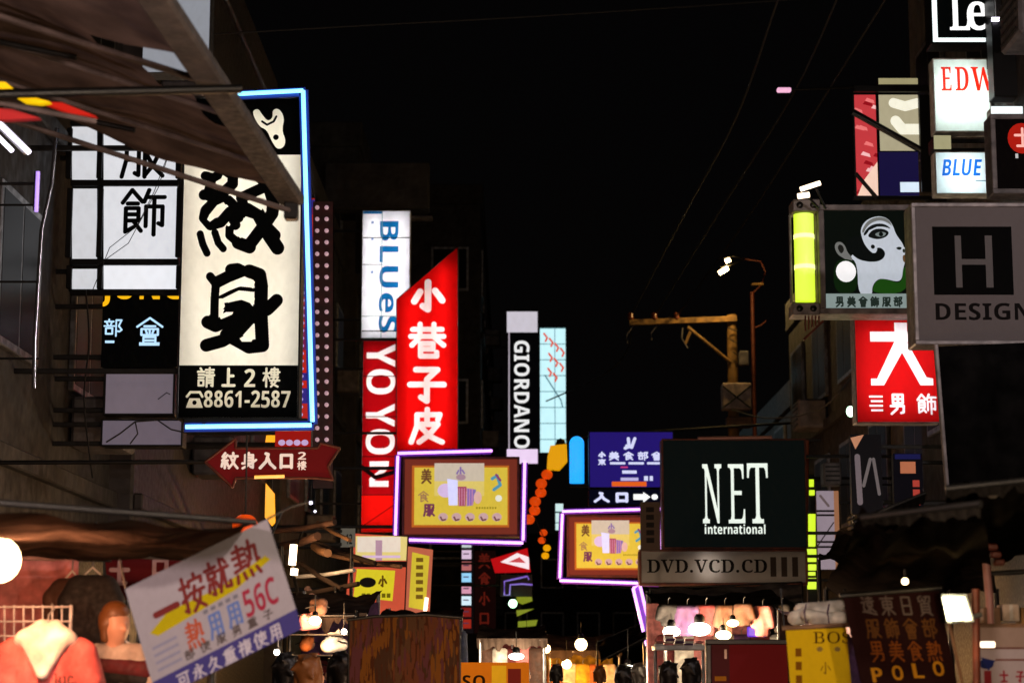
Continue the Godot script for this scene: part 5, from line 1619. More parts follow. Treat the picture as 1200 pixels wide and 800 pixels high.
func garment(called, label, top: Vector3, w, m, trim, script):
	# a hanging garment: shoulders, body and sleeves as one soft shape, with hanger
	var t := thing(called, label, "clothing", top + Vector3(0, -w * 1.4, 0))
	var h = w * 0.5
	var bones = [[Vector3(-h * 0.62, -0.05, 0), Vector3(h * 0.62, -0.05, 0), 0.045, 0.045]]
	for k in 5:
		var x = (k - 2) * h * 0.32
		bones.append([Vector3(x, -0.08 + abs(k - 2) * -0.012, 0), Vector3(x * 1.05, -w * 1.3, 0.01 * (k % 2)), 0.055, 0.07])
	for s in [-1, 1]:
		bones.append([Vector3(s * h * 0.72, -0.075, 0), Vector3(s * h * 1.02, -w * 0.62, 0.01), 0.055, 0.05])
		bones.append([Vector3(s * h * 1.02, -w * 0.62, 0.01), Vector3(s * h * 1.04, -w * 1.15, 0.03), 0.05, 0.04])
	var fr := RandomNumberGenerator.new()
	fr.seed = called.length() * 7
	for k in 9:
		var x = (k - 4) * h * 0.2 + fr.randf_range(-0.01, 0.01)
		bones.append([Vector3(x * 0.8, -0.12 - fr.randf() * 0.1, 0.05), Vector3(x * 1.1 + fr.randf_range(-0.03, 0.03), -w * (0.8 + fr.randf() * 0.5), 0.072), 0.006, 0.016])
	for s in [-1, 1]:
		for k in 4: bones.append([Vector3(s * h * (0.78 + k * 0.05), -0.12 - k * 0.08, 0.045), Vector3(s * h * (1.02 + k * 0.02), -0.19 - k * 0.09, 0.045), 0.006, 0.014])
	var st := new_st()
	blob(st, bones, 0.0095, 0.014, Transform3D(Basis(), top))
	obj("body", st, m, t)
	if trim != null:
		st = new_st()
		if called == "banded_blouse":
			blob(st, [[Vector3(-h * 0.9, -0.11, 0.02), Vector3(h * 0.9, -0.13, 0.03), 0.05, 0.05]], 0.01, 0.02, Transform3D(Basis(), top))
			obj("band", st, trim, t)
			st = new_st()
			blob(st, [[Vector3(-h * 0.85, -0.155, 0.03), Vector3(h * 0.85, -0.175, 0.03), 0.045, 0.045]], 0.01, 0.02, Transform3D(Basis(), top))
			obj("band", st, M.cloth_dark, t)
		else:
			var cb = []
			for k in 5:
				var x = (k - 2) * 0.045
				cb.append([Vector3(x, 0.02 - abs(k - 2) * 0.012, 0.035), Vector3(x * 0.1, -0.165, 0.078), 0.032, 0.014])
			for s in [-1, 1]:
				cb.append([Vector3(s * 0.035, 0.04, 0.0), Vector3(s * 0.11, -0.02, 0.02), 0.028, 0.03])
			cb.append([Vector3(-0.035, 0.045, -0.03), Vector3(0.035, 0.045, -0.03), 0.026, 0.026])
			blob(st, cb, 0.009, 0.02, Transform3D(Basis(), top))
			obj("collar", st, trim, t)
	if script != "":
		var lt := TextMesh.new()
		lt.text = script
		lt.font = serif
		lt.font_size = 32
		lt.pixel_size = 0.0019
		lt.depth = 0.004
		var e := obj("embroidery", lt, M.cloth_dark, t)
		e.position = top + Vector3(0.095, -0.185, 0.086) - t.position
		e.rotation = Vector3(-0.08, 0, 0.05)
	tubem("hanger", [top + Vector3(-h * 0.6, -0.03, 0), top + Vector3(0, 0.03, 0), top + Vector3(h * 0.6, -0.03, 0)], 0.006, M.white_paint, t, 6)
	tubem("hook", [top + Vector3(0, 0.03, 0), top + Vector3(0, 0.09, -0.01), top + Vector3(0.02, 0.12, -0.03), top + Vector3(0.0, 0.14, -0.06)], 0.004, M.aluminium, t, 6)

func mannequin_head(label, at: Vector3, r):
	var t := thing("display_head", label, "mannequin", at + Vector3(0, -0.2, 0))
	var st := new_st()
	blob(st, [[Vector3(0, -0.01, 0.01), Vector3(0, 0.03, 0), r * 0.8, r * 0.85], [Vector3(0, -0.04, 0.015), Vector3(0, -0.05, 0.02), r * 0.55, r * 0.5], [Vector3(0, -0.03, 0), Vector3(0, -0.16, -0.01), r * 0.5, r * 0.6], [Vector3(0, -0.005, 0.07), Vector3(0, -0.02, 0.078), 0.008, 0.011]], 0.008, 0.02, Transform3D(Basis(Vector3.UP, 0.8), at))
	obj("head", st, M.skin, t)
	st = new_st()
	blob(st, [[Vector3(0, 0.03, -0.015), Vector3(0, 0.05, -0.005), r * 0.98, r * 0.9], [Vector3(-0.05, 0.0, -0.01), Vector3(-0.05, -0.06, -0.01), 0.03, 0.02], [Vector3(0.05, 0.0, -0.01), Vector3(0.05, -0.06, -0.01), 0.03, 0.02], [Vector3(0, -0.01, -0.04), Vector3(0, -0.07, -0.035), 0.05, 0.035]], 0.008, 0.02, Transform3D(Basis(Vector3.UP, 0.8), at))
	obj("hair", st, M.hair_brown, t)
	tubem("stand", [at + Vector3(0, -0.15, 0), Vector3(at.x, 0, at.z)], 0.015, M.dark_metal, t, 8)

# ------------------------------------------------------------------ near right: banners, lamp, dark canopies
func build_near_right():
	var d = 9.6
	# yellow banner
	var c := Canvas.new(918, 730, 1008, 900, 5, Color(0.96, 0.80, 0.10))
	var brown := Color(0.30, 0.18, 0.05)
	c.box_text("BOS", 954, 738, 1003, 752, brown, serif)
	c.disc(Vector2(962, 759), 4, Color(0.62, 0.52, 0.26), 3)
	c.disc(Vector2(985, 759), 4, Color(0.62, 0.52, 0.26), 3)
	zh(c, "小", 960, 774, 978, 790, 1.4, Color(0.55, 0.42, 0.1))
	for k in 7: c.rect(930, 758 + k * 16, 938, 768 + k * 16, Color(0.56, 0.36, 0.06))
	for k in 6: c.rect(954, 805 + k * 14, 990, 811 + k * 14, Color(0.6, 0.42, 0.06))
	var t := thing("yellow_banner", "yellow cloth banner with brown serif letters at the lower right", "banner", P(965, 900, d))
	obj("cloth", slab(pv([921, 735, 992, 732, 1006, 900, 934, 900]), d, 0.008), print_mat(c, 0.0), t)
	tubem("top_rod", [P(917, 736, d), P(996, 732, d)], 0.012, M.wood_plain, t, 6)
	for x in [919, 994]: tubem("cord", [P(x, 734, d), P(x - 4, 690, d + 0.3)], 0.004, M.cable, t, 5)
	var s0 = P(962, 734, d + 0.02)
	tubem("pole", [s0, Vector3(s0.x, 0, s0.z)], 0.015, M.dark_metal, t, 6)
	var wb = thing("white_cloth_bundle", "crumpled white and pink cloth bundle tied above the yellow banner", "cloth", P(958, 733, 9.9))
	var ws := new_st()
	blob(ws, [[P(932, 724, 9.9), P(975, 716, 9.95), 0.036, 0.045], [P(938, 714, 9.95), P(985, 710, 9.95), 0.03, 0.03], [P(955, 726, 9.85), P(986, 724, 9.85), 0.03, 0.034], [P(945, 720, 9.83), P(970, 722, 9.83), 0.028, 0.02]], 0.008, 0.012)
	obj("cloth", ws, M.cloth_white, wb)
	for x in [945, 972]: tubem("tie", [P(x, 708, 9.9), P(x - 2, 717, 9.79), P(x, 730, 9.8)], 0.004, M.cloth_purple, wb, 5)
	# dark banner of goods
	d = 9.2
	c = Canvas.new(984, 690, 1150, 900, 5, Color(0.13, 0.045, 0.045))
	var u := Vector2(1, -0.02)
	var v := Vector2(0.19, 1)
	var grid = ["遠東日貿", "服飾會部", "男美食熱"]
	var tones = [Color(0.36, 0.32, 0.32), Color(0.36, 0.23, 0.11), Color(0.46, 0.24, 0.08)]
	for r in 3:
		for k in 4:
			var p = Vector2(1006 + r * 5.0 + k * 25.0, 698 + r * 27.0)
			c.glyph(GLYPHS[grid[r][k]], p, u * 19.0, v * 24.0, 2.2, tones[r])
	for k in 4:
		c.text("POLO"[k], Vector2(1018 + k * 27.0, 783 - k * 2.5), u * 14.0, v * 17.0, Color(0.70, 0.48, 0.1), sans_bold)
	for k in 4: c.rect(1030, 815 + k * 18, 1120, 824 + k * 18, Color(0.6, 0.35, 0.1))
	t = thing("maroon_goods_banner", "dark maroon hanging banner with rows of brown characters and yellow letters", "banner", P(1070, 900, d))
	obj("cloth", slab(pv([988, 698, 1100, 690, 1142, 900, 1030, 900]), d, 0.008), print_mat(c, 0.0), t)
	tubem("top_rod", [P(984, 698, d), P(1104, 689, d)], 0.012, M.dark_metal, t, 6)
	tubem("edge_tube", [P(1113, 730, d - 0.02), P(1128, 800, d - 0.02), P(1142, 900, d - 0.02)], 0.008, M.wood_plain, t, 6)
	s0 = P(1050, 700, d + 0.02)
	tubem("pole", [s0, Vector3(s0.x, 0, s0.z)], 0.015, M.dark_metal, t, 6)
	# lamp with shade that lights it
	d = 9.0
	t = thing("shade_lamp", "glaring white lamp with slanted shade beside the maroon banner", "lamp", P(1123, 730, d))
	obj("lamp_panel", slab(pv([1107, 699, 1131, 699, 1139, 726, 1113, 727]), d, 0.05), glow("lamp_hot", Color(1.0, 0.98, 0.78), 6.0), t)
	obj("shade", slab(pv([1104, 696, 1133, 696, 1142, 728, 1111, 730]), d + 0.055, 0.05), M.white_paint, t)
	tubem("arm", [P(1118, 728, d + 0.04), P(1150, 720, d + 0.1)], 0.012, M.aluminium, t, 6)
	tubem("pole", [P(1144, 690, d + 0.12), P(1146, 900, d + 0.12), Vector3(P(1146, 900, d).x, 0, -d - 0.12)], 0.018, M.rust_frame, t, 8)
	omni(t, P(1121, 713, d - 0.06), Color(1.0, 0.82, 0.55), 0.10, 0.05)
	# white sign at the corner
	d = 9.6
	c = Canvas.new(1142, 732, 1216, 900, 5, Color(0.78, 0.72, 0.74))
	c.rect(1142, 732, 1216, 757, Color(0.70, 0.6, 0.56))
	c.rect(1142, 756, 1216, 758, Color(0.45, 0.25, 0.2))
	c.rect(1168, 770, 1216, 772, Color(0.5, 0.25, 0.2))
	c.disc(Vector2(1158, 776), 8, Color(0.16, 0.2, 0.42), 6)
	c.poly(pv([1152, 768, 1168, 772, 1160, 784]), Color(0.18, 0.22, 0.5))
	c.rect(1155, 784, 1163, 800, Color(0.62, 0.2, 0.24))
	zh(c, "士", 1172, 784, 1182, 798, 2.2, Color(0.66, 0.18, 0.24))
	zh(c, "子", 1190, 784, 1200, 798, 2.2, Color(0.66, 0.18, 0.24))
	for k in 5: c.rect(1156, 812 + k * 14, 1200, 818 + k * 14, Color(0.5, 0.4, 0.5))
	t = thing("white_notice_board", "white notice board with a blue emblem and red characters in the corner", "sign", P(1180, 900, d))
	obj("board", slab(rect_px(1144, 735, 1216, 900), d, 0.03), print_mat(c, 0.0), t)
	s0 = P(1180, 800, d + 0.06)
	tubem("post", [s0, Vector3(s0.x, 0, s0.z)], 0.025, M.dark_metal, t, 8)
	tubem("lamp_tube", [P(1150, 755, d - 0.1), P(1166, 755, d - 0.1)], 0.014, M.tube_warm, t, 8)
	# stacked cartons above it
	for k in 3:
		var q = P(1160 + k * 22, 722 - (k % 2) * 4, d + 0.35)
		t = thing("goods_carton", ["brown carton nearest the lamp, above the white notice board", "pale carton in the middle above the white notice board", "brown carton at right edge above the white notice board"][k], "carton", q + Vector3(0, -S(9, d), 0))
		boxm("box", q, Vector3(S(20, d), S(20, d), 0.12), [M.wood_plain, M.cloth_cream, M.wood][k], t, 0.004)
		boxm("tape", q + Vector3(0, 0, 0.0615), Vector3(S(4, d), S(19, d), 0.002), M.cloth_white, t, 0.0005)
	t = thing("goods_shelf", "plain shelf carrying the cartons above the white notice board", "shelf", P(1180, 733, d + 0.35))
	boxm("plank", P(1182, 733.5, d + 0.35), Vector3(S(80, d), 0.02, 0.2), M.wood_plain, t)
	for x in [1150, 1214]: tubem("leg", [P(x, 734, d + 0.35), Vector3(P(x, 734, d + 0.35).x, 0, -d - 0.35)], 0.015, M.dark_metal, t, 6)
	# dark tarpaulins over the right-hand stalls
	canopy("black tarpaulin canopy sagging over the maroon banner", [P(968, 690, 12.5), P(1168, 690, 12.5), P(1150, 590, 7.2), P(1010, 606, 7.6)], M.tarp_black, 21, 0.05)
	canopy("dark tarpaulin canopy at the right edge under the dark board", [P(1112, 655, 12.0), P(1270, 642, 12.0), P(1270, 556, 8.0), P(1108, 572, 8.0)], M.tarp_black, 23, 0.05)
	canopy("small dark tarpaulin flap behind the black canopy", [P(960, 655, 17.0), P(1060, 640, 17.0), P(1085, 578, 11.0), P(1000, 612, 11.0)], M.tarp_black, 29, 0.06)
	# stall post with fittings at the right
	t = thing("stall_post", "pinkish metal post with clamps at the right edge", "post", Vector3(P(1158, 690, 9.9).x, 0, -9.9))
	tubem("pole", [P(1156, 655, 9.9), P(1160, 700, 9.9), Vector3(P(1160, 700, 9.9).x, 0, -9.9)], 0.02, mat("post_pink", Color(0.6, 0.42, 0.4), 0.5), t, 8)
	for k in 3: boxm("clamp", P(1163 + k * 4, 655 + k * 9 - 14, 9.85), Vector3(0.05, 0.03, 0.05), M.rust_frame, t)
	tubem("rail", [P(1157, 672, 9.9), P(1240, 668, 9.9)], 0.014, M.dark_metal, t, 6)
	var l1 = stall_lamp("small amber lamp glowing on the black canopy's folds", P(1061, 681, 9.45), S(4.0, 9.45), "bulb_warm", Color(1, 0.7, 0.35), 0.01, 0.04)

func build_lamps_outside():
	# lamps of the stalls and shops beside and behind the camera, whose light the near boards and awning show
	stall_lamp("warm stall lamp past the left edge, lighting the tilted price board", Vector3(-1.95, 2.3, -6.0), 0.06, "bulb_warm", Color(1.0, 0.86, 0.84), 2.8, 0.4)
	stall_lamp("warm stall lamp past the right edge, lighting the yellow banner", Vector3(2.05, 1.72, -4.4), 0.07, "bulb_warm", Color(1.0, 0.86, 0.7), 8.0, 0.4)
	stall_lamp("shop lamp beyond the right edge, lighting the grey letter sign", Vector3(4.6, 5.6, -13.2), 0.06, "bulb_white", Color(1.0, 0.93, 0.92), 7.5, 0.5)
	stall_lamp("low counter lamp before the brown patterned cloth", Vector3(-0.55, 1.2, -11.2), 0.05, "bulb_warm", Color(1.0, 0.75, 0.5), 1.6, 0.0)
	stall_lamp("lamp hung high over the lane in front of the near banners", Vector3(0.75, 3.3, -3.7), 0.08, "bulb_warm", Color(1.0, 0.9, 0.82), 13.0, 0.8)
	stall_lamp("lamp hung over the near end of the lane", Vector3(0.4, 3.9, 2.0), 0.1, "bulb_white", Color(1.0, 0.93, 0.92), 4.0, 0.8)
	stall_lamp("low counter lamp before the maroon display board", Vector3(1.25, 1.15, -12.6), 0.05, "bulb_warm", Color(1.0, 0.8, 0.65), 2.6, 0.0)

func hem(st, a: Vector3, b: Vector3, drop, seed_):
	var n := 40
	var f := FastNoiseLite.new()
	f.seed = seed_
	f.frequency = 0.12
	st.set_smooth_group(1)
	for i in n:
		var q = []
		for k in [i, i + 1]:
			var p = a.lerp(b, float(k) / n)
			var w = 0.7 + 0.14 * abs(sin(k * PI / 5.0)) + 0.75 * f.get_noise_1d(k)
			q.append(p)
			q.append(p + Vector3(0, -drop * w, 0.02 * sin(k * 1.7)))
		quad(st, q[0], q[2], q[3], q[1])

func canopy(label, q, m, seed_, rip):
	var t := thing("tarp_canopy", label, "canopy", (q[2] + q[3]) * 0.5)
	var st := new_st()
	sheet(st, q[0], q[1], q[2], q[3], 28, 16, 0.03, rip, seed_)
	obj("tarpaulin", st, m, t)
	tubem("front_pole", [q[3], q[2]], 0.014, M.dark_metal, t, 6)
	for e in [q[0], q[1]]: tubem("post", [e, Vector3(e.x, 0, e.z)], 0.016, M.dark_metal, t, 6)
	tubem("rear_pole", [q[0], q[1]], 0.014, M.dark_metal, t, 6)
	# soft hem hanging from the front
	st = new_st()
	hem(st, q[3], q[2], 0.05, seed_)
	obj("valance", st, m, t)
	return t

# ------------------------------------------------------------------ utility pole, street lamps, lit shop edge
func build_street_furniture():
	var d = 42.0
	var base = Vector3(P(858, 400, d).x, 0, -d)
	var t := thing("utility_pole", "weathered wooden utility pole with cross-arm and pale transformer box", "pole", base)
	tubem("post", [base, P(858, 369, d)], S(7.5, d), M.wood, t, 12, S(6, d))
	boxm("cross_arm", P(800, 377, d) + Vector3(0, 0, 0.12), Vector3(S(128, d), S(7, d), 0.1), M.wood, t, 0.01, Basis(Vector3(0, 0, 1), 0.035))
	tubem("brace", [P(806, 383, d - 0.1), P(856, 424, d - 0.1)], S(2.2, d), M.wood, t, 6)
	for x in [739, 767, 793]:
		lathem("insulator", P(x, 371, d - 0.12), [Vector2(0, -0.08), Vector2(0.05, -0.08), Vector2(0.075, -0.02), Vector2(0.05, 0.02), Vector2(0.065, 0.06), Vector2(0, 0.1)], mat("insulator", Color(0.42, 0.22, 0.14), 0.25), t, 12)
	boxm("transformer_box", P(863, 465, d - 0.3), Vector3(S(34, d), S(31, d), 0.35), mat("pole_box", Color(0.78, 0.68, 0.6), 0.6, 0, 1.0), t, 0.02)
	for q in [[847, 452, 880, 478], [847, 478, 880, 452]]: tubem("strap", [P(q[0], q[1], d - 0.49), P(q[2], q[3], d - 0.49)], 0.02, M.cable, t, 5)
	boxm("lower_box", P(866, 495, d - 0.25), Vector3(S(30, d), S(12, d), 0.3), M.wood_plain, t, 0.02)
	boxm("foot_plate", P(800, 396, d) + Vector3(S(6, d), 0, 0.1), Vector3(0.06, 0.3, 0.03), M.wood, t, 0.005, Basis(Vector3(0, 0, 1), -0.4))
	for k in 4: tubem("tie_wire", [P(853 + k * 3, 384 + k * 14, d - 0.2), P(864, 388 + k * 14, d - 0.15)], 0.012, M.cable, t, 5)
	for q in [[742, 382, 735, 402], [770, 382, 764, 398], [800, 384, 806, 408]]: tubem("jumper_wire", [P(q[0], q[1], d - 0.1), P((q[0] + q[2]) * 0.5 - 4, (q[1] + q[3]) * 0.5, d - 0.1), P(q[2], q[3], d - 0.1)], 0.018, M.grey_paint, t, 5)
	boxm("junction_box", P(872, 420, d - 0.2), Vector3(0.2, 0.3, 0.2), M.grey_paint, t, 0.02)
	# real sodium street lamp out of view lights the pole: lamp arm on the thin pole
	var b2 = Vector3(P(882, 400, 43).x, 0, -43.0)
	t = thing("street_lamp", "thin rusty lamp pole with a bent arm beside the utility pole", "lamp", b2)
	tubem("pole", [b2, P(882, 342, 43)], 0.045, M.rust_frame, t, 8)
	tubem("arm", [P(882, 344, 43), P(893, 333, 43), P(897, 318, 43), P(892, 306, 43), P(870, 303, 43)], 0.02, M.rust_frame, t, 6)
	boxm("bracket", P(888, 333, 43), Vector3(0.26, 0.05, 0.12), M.wood, t)
	tubem("side_arm", [P(882, 385, 43), P(892, 381, 43), P(898, 376, 43)], 0.02, M.rust_frame, t, 6)
	# the two lamp heads
	for k in 2:
		var at = P([848, 853][k], [317, 305][k], 41.2)
		t = thing("lamp_head", ["larger lower warm lamp head against the black sky", "smaller upper warm lamp head against the black sky"][k], "lamp", at)
		tubem("lamp_tube", [at + Vector3(-S(5 - k * 2.5, 43), -S(3 - k * 2, 43), 0), at + Vector3(S(5 - k * 2.5, 43), S(3 - k * 2, 43), 0)], S(2.6, 43), M.bulb_warm, t, 10)
		tubem("hood", [at + Vector3(-0.05, 0.06, 0), at + Vector3(0.12, 0.1, 0), P(872, 304, 43)], 0.02, M.dark_metal, t, 6)
		omni(t, at + Vector3(0, -0.1, 0.1), Color(1.0, 0.82, 0.5), 2.6 if k == 0 else 1.0, 0.08)
	# green signal lamp
	t = thing("green_lamp", "small bright green-white lamp left of the red menswear sign", "lamp", P(997, 482, 22.5))
	lathem("bulb", P(997, 482, 22.5), ball_profile(S(5, 22.5), 8, 1.3), M.bulb_green, t, 12)
	tubem("arm", [P(997, 482, 22.52), Vector3(5.25, P(1010, 470, 22.5).y, -22.6)], 0.015, M.dark_metal, t, 6)
	omni(t, P(996, 483, 22.4), Color(0.6, 1.0, 0.7), 0.05, 0.05)
	# lit edge of a shop: column of yellow light segments
	d = 30.0
	t = thing("yellow_light_column", "column of yellow-green light segments right of the dark green sign", "light", P(951, 702, d))
	for sgm in [[949, 560, 954, 570], [949, 574, 955, 580], [948, 602, 956, 640], [945, 643, 957, 658], [948, 661, 957, 668], [948, 670, 956, 674], [947, 677, 957, 690]]:
		obj("light_segment", slab(rect_px(sgm[0], sgm[1], sgm[2], sgm[3]), d, 0.05), M.lamp_yellow_green, t)
	boxm("back_post", P(952, 700, d + 0.1), Vector3(0.14, P(952, 555, d).y, 0.1), M.dark_metal, t)
	t.get_node("back_post").position.y += P(952, 555, d).y * 0.5 - P(952, 700, d + 0.1).y
	# rusty pipe above it
	t = thing("rusty_pipe", "thin rusty upright pipe above the yellow light column", "pipe", P(944, 560, 29))
	tubem("pipe", [P(946, 516, 29.0), P(945, 600, 29.0)], 0.03, mat("rust_orange", Color(0.6, 0.28, 0.12), 0.6), t, 8)
	tubem("clip", [P(945, 560, 29.05), Vector3(right_wall(29), P(945, 560, 29).y, -29.05)], 0.02, M.dark_metal, t, 5)
	# pale panels and dim facade sign
	var c := Canvas.new(957, 574, 985, 668, 5, Color(0.60, 0.54, 0.58))
	for y in [597, 602, 634, 640]: c.rect(957, y, 985, y + 2.4, Color(0.1, 0.08, 0.08))
	c.rect(979, 574, 985, 668, Color(0.62, 0.42, 0.3))
	c.stroke(pv([957, 640, 978, 612]), 1.4, Color(0.14, 0.1, 0.1))
	c.stroke(pv([962, 580, 972, 592]), 3, Color(0.4, 0.34, 0.34))
	sign_box("pale_pink_sign", "tall pale pink lightbox right of the yellow light column", 958, 575, 984, 667, 29.5, c, {"e": 0.72, "bare": true, "cm": M.dark_metal, "th": 0.1, "arm": "r"})
	c = Canvas.new(980, 622, 1010, 652, 5, Color(0.86, 0.6, 0.42))
	sign_box("peach_panel_sign", "peach-coloured lit panel above the small dark flap", 981, 624, 1008, 650, 28.5, c, {"e": 0.6, "bare": true, "cm": M.dark_metal, "th": 0.1, "arm": "r"})
	c = Canvas.new(998, 508, 1036, 604, 5, Color(0.07, 0.06, 0.07))
	c.stroke(pv([1006, 535, 1008, 590]), 7, Color(0.42, 0.38, 0.4))
	c.stroke(pv([1022, 538, 1013, 570]), 4, Color(0.4, 0.37, 0.38))
	c.stroke(pv([1026, 538, 1032, 580]), 4, Color(0.4, 0.37, 0.38))
	c.poly(pv([998, 512, 1015, 508, 1004, 526]), Color(0.75, 0.52, 0.4))
	sign_box("dim_letter_sign", "dim dark sign with grey slanting strokes below the red menswear sign", 998, 509, 1034, 602, 23.5, c, {"e": 0.7, "bare": true, "cm": M.dark_metal, "th": 0.12, "arm": "r"})
	c = Canvas.new(1048, 530, 1082, 600, 5, Color(0.05, 0.04, 0.06))
	c.rect(1056, 540, 1074, 554, Color(0.7, 0.42, 0.3))
	for k in 3: c.rect(1070, 562 + k * 11, 1078, 570 + k * 11, Color(0.66, 0.24, 0.2))
	c.rect(1050, 531, 1080, 537, Color(0.1, 0.1, 0.28))
	sign_box("dim_window_sign", "dim dark panel with small peach and red patches near the dark board", 1048, 531, 1082, 600, 23.0, c, {"e": 0.7, "bare": true, "cm": M.dark_metal, "th": 0.12, "arm": "r"})
	# shelf-like clutter on the facade between
	for k in 1:
		var q = P(974, 556, 27.0)
		t = thing("air_conditioner", ["grey air conditioner highest on the facade right of the pipe", "grey air conditioner beside the yellow light column", "grey air conditioner left of the dim letter sign", "grey air conditioner lowest above the pale pink sign"][k], "air conditioner", q + Vector3(0, -0.15, 0))
		boxm("casing", q, Vector3(0.24, 0.3, 0.3), M.grey_paint, t, 0.02)
		for g in 4: boxm("grille_bar", q + Vector3(0, -0.09 + g * 0.06, 0.153), Vector3(0.19, 0.02, 0.012), M.dark_metal, t, 0.003)
		tubem("bracket", [q + Vector3(0.1, -0.13, -0.05), Vector3(right_wall(28), q.y - 0.13, q.z - 0.05)], 0.015, M.dark_metal, t, 5)

# ------------------------------------------------------------------ stalls along the lane
func stall(label, x0, x1, d0, d1, h, m, goods, seed_, slope = 0.35):
	var t := thing("market_stall", label, "stall", Vector3((x0 + x1) * 0.5, 0, -(d0 + d1) * 0.5))
	var st := new_st()
	sheet(st, Vector3(x0, h + slope, -d1), Vector3(x1, h + slope, -d1), Vector3(x1, h, -d0), Vector3(x0, h, -d0), 16, 10, 0.04, 0.035, seed_)
	obj("canopy", st, m, t)
	for x in [x0 + 0.04, x1 - 0.04]:
		tubem("post", [Vector3(x, 0, -d0), Vector3(x, h, -d0)], 0.02, M.aluminium, t, 6)
		tubem("post", [Vector3(x, 0, -d1), Vector3(x, h + slope, -d1)], 0.02, M.aluminium, t, 6)
	tubem("front_rail", [Vector3(x0, h - 0.02, -d0), Vector3(x1, h - 0.02, -d0)], 0.016, M.aluminium, t, 6)
	boxm("counter", Vector3((x0 + x1) * 0.5, 0.82, -(d0 * 0.6 + d1 * 0.4)), Vector3(x1 - x0 - 0.1, 0.06, (d1 - d0) * 0.6), M.wood_plain, t)
	boxm("counter_front", Vector3((x0 + x1) * 0.5, 0.4, -(d0 * 0.85 + d1 * 0.15)), Vector3(x1 - x0 - 0.12, 0.78, 0.03), goods[0], t)
	boxm("back_cloth", Vector3((x0 + x1) * 0.5, h * 0.5 + 0.2, -d1 + 0.05), Vector3(x1 - x0 - 0.06, h * 0.95, 0.03), goods[1], t)
	st = new_st()
	hem(st, Vector3(x0, h, -d0 + 0.02), Vector3(x1, h, -d0 + 0.02), 0.14, seed_)
	obj("valance", st, m, t)
	return t

var hang_n := 0
func hung_clothes(where, x0, x1, y, z, n, mats, seed_):
	# a row of hanging clothes on one rail; each garment a thing of its own
	var r := RandomNumberGenerator.new()
	r.seed = seed_
	var ords = ["first", "second", "third", "fourth", "fifth", "sixth", "seventh"]
	for i in n:
		var p := Vector3(lerp(x0, x1, (i + 0.5) / n), y - r.randf() * 0.03, z + r.randf_range(-0.04, 0.04))
		var w = (x1 - x0) / n * r.randf_range(1.0, 1.25)
		var m = mats[(i + seed_) % mats.size()]
		var t := thing("hanging_garment", "%s garment from the left hanging %s" % [ords[i], where], "clothing", p + Vector3(0, -0.6, 0), "clothes hanging " + where)
		var st := new_st()
		var len = r.randf_range(0.5, 0.75) if not where.begins_with("on the front rail of the bright") else r.randf_range(0.2, 0.32)
		var fat = 0.06 if not where.begins_with("on the front rail of the bright") else 0.03
		blob(st, [[Vector3(-w * 0.3, -0.04, 0), Vector3(w * 0.3, -0.04, 0), 0.04, 0.04], [Vector3(-w * 0.18, -0.08, 0), Vector3(-w * 0.22, -len, 0.02), fat, fat + 0.01], [Vector3(w * 0.18, -0.08, 0), Vector3(w * 0.2, -len, 0), fat, fat + 0.01], [Vector3(0, -0.08, 0), Vector3(0, -len, 0.03), fat, fat + 0.01], [Vector3(-w * 0.36, -0.06, 0), Vector3(-w * 0.5, -len * 0.7, 0), 0.05, 0.04], [Vector3(w * 0.36, -0.06, 0), Vector3(w * 0.5, -len * 0.7, 0), 0.05, 0.04]], 0.02, 0.03, Transform3D(Basis(Vector3.UP, r.randf_range(-0.5, 0.5)), p))
		obj("cloth", st, m, t)
		tubem("hook", [p + Vector3(0, -0.02, 0), p + Vector3(0, 0.05, 0), p + Vector3(0.02, 0.07, 0)], 0.005, M.aluminium, t, 5)

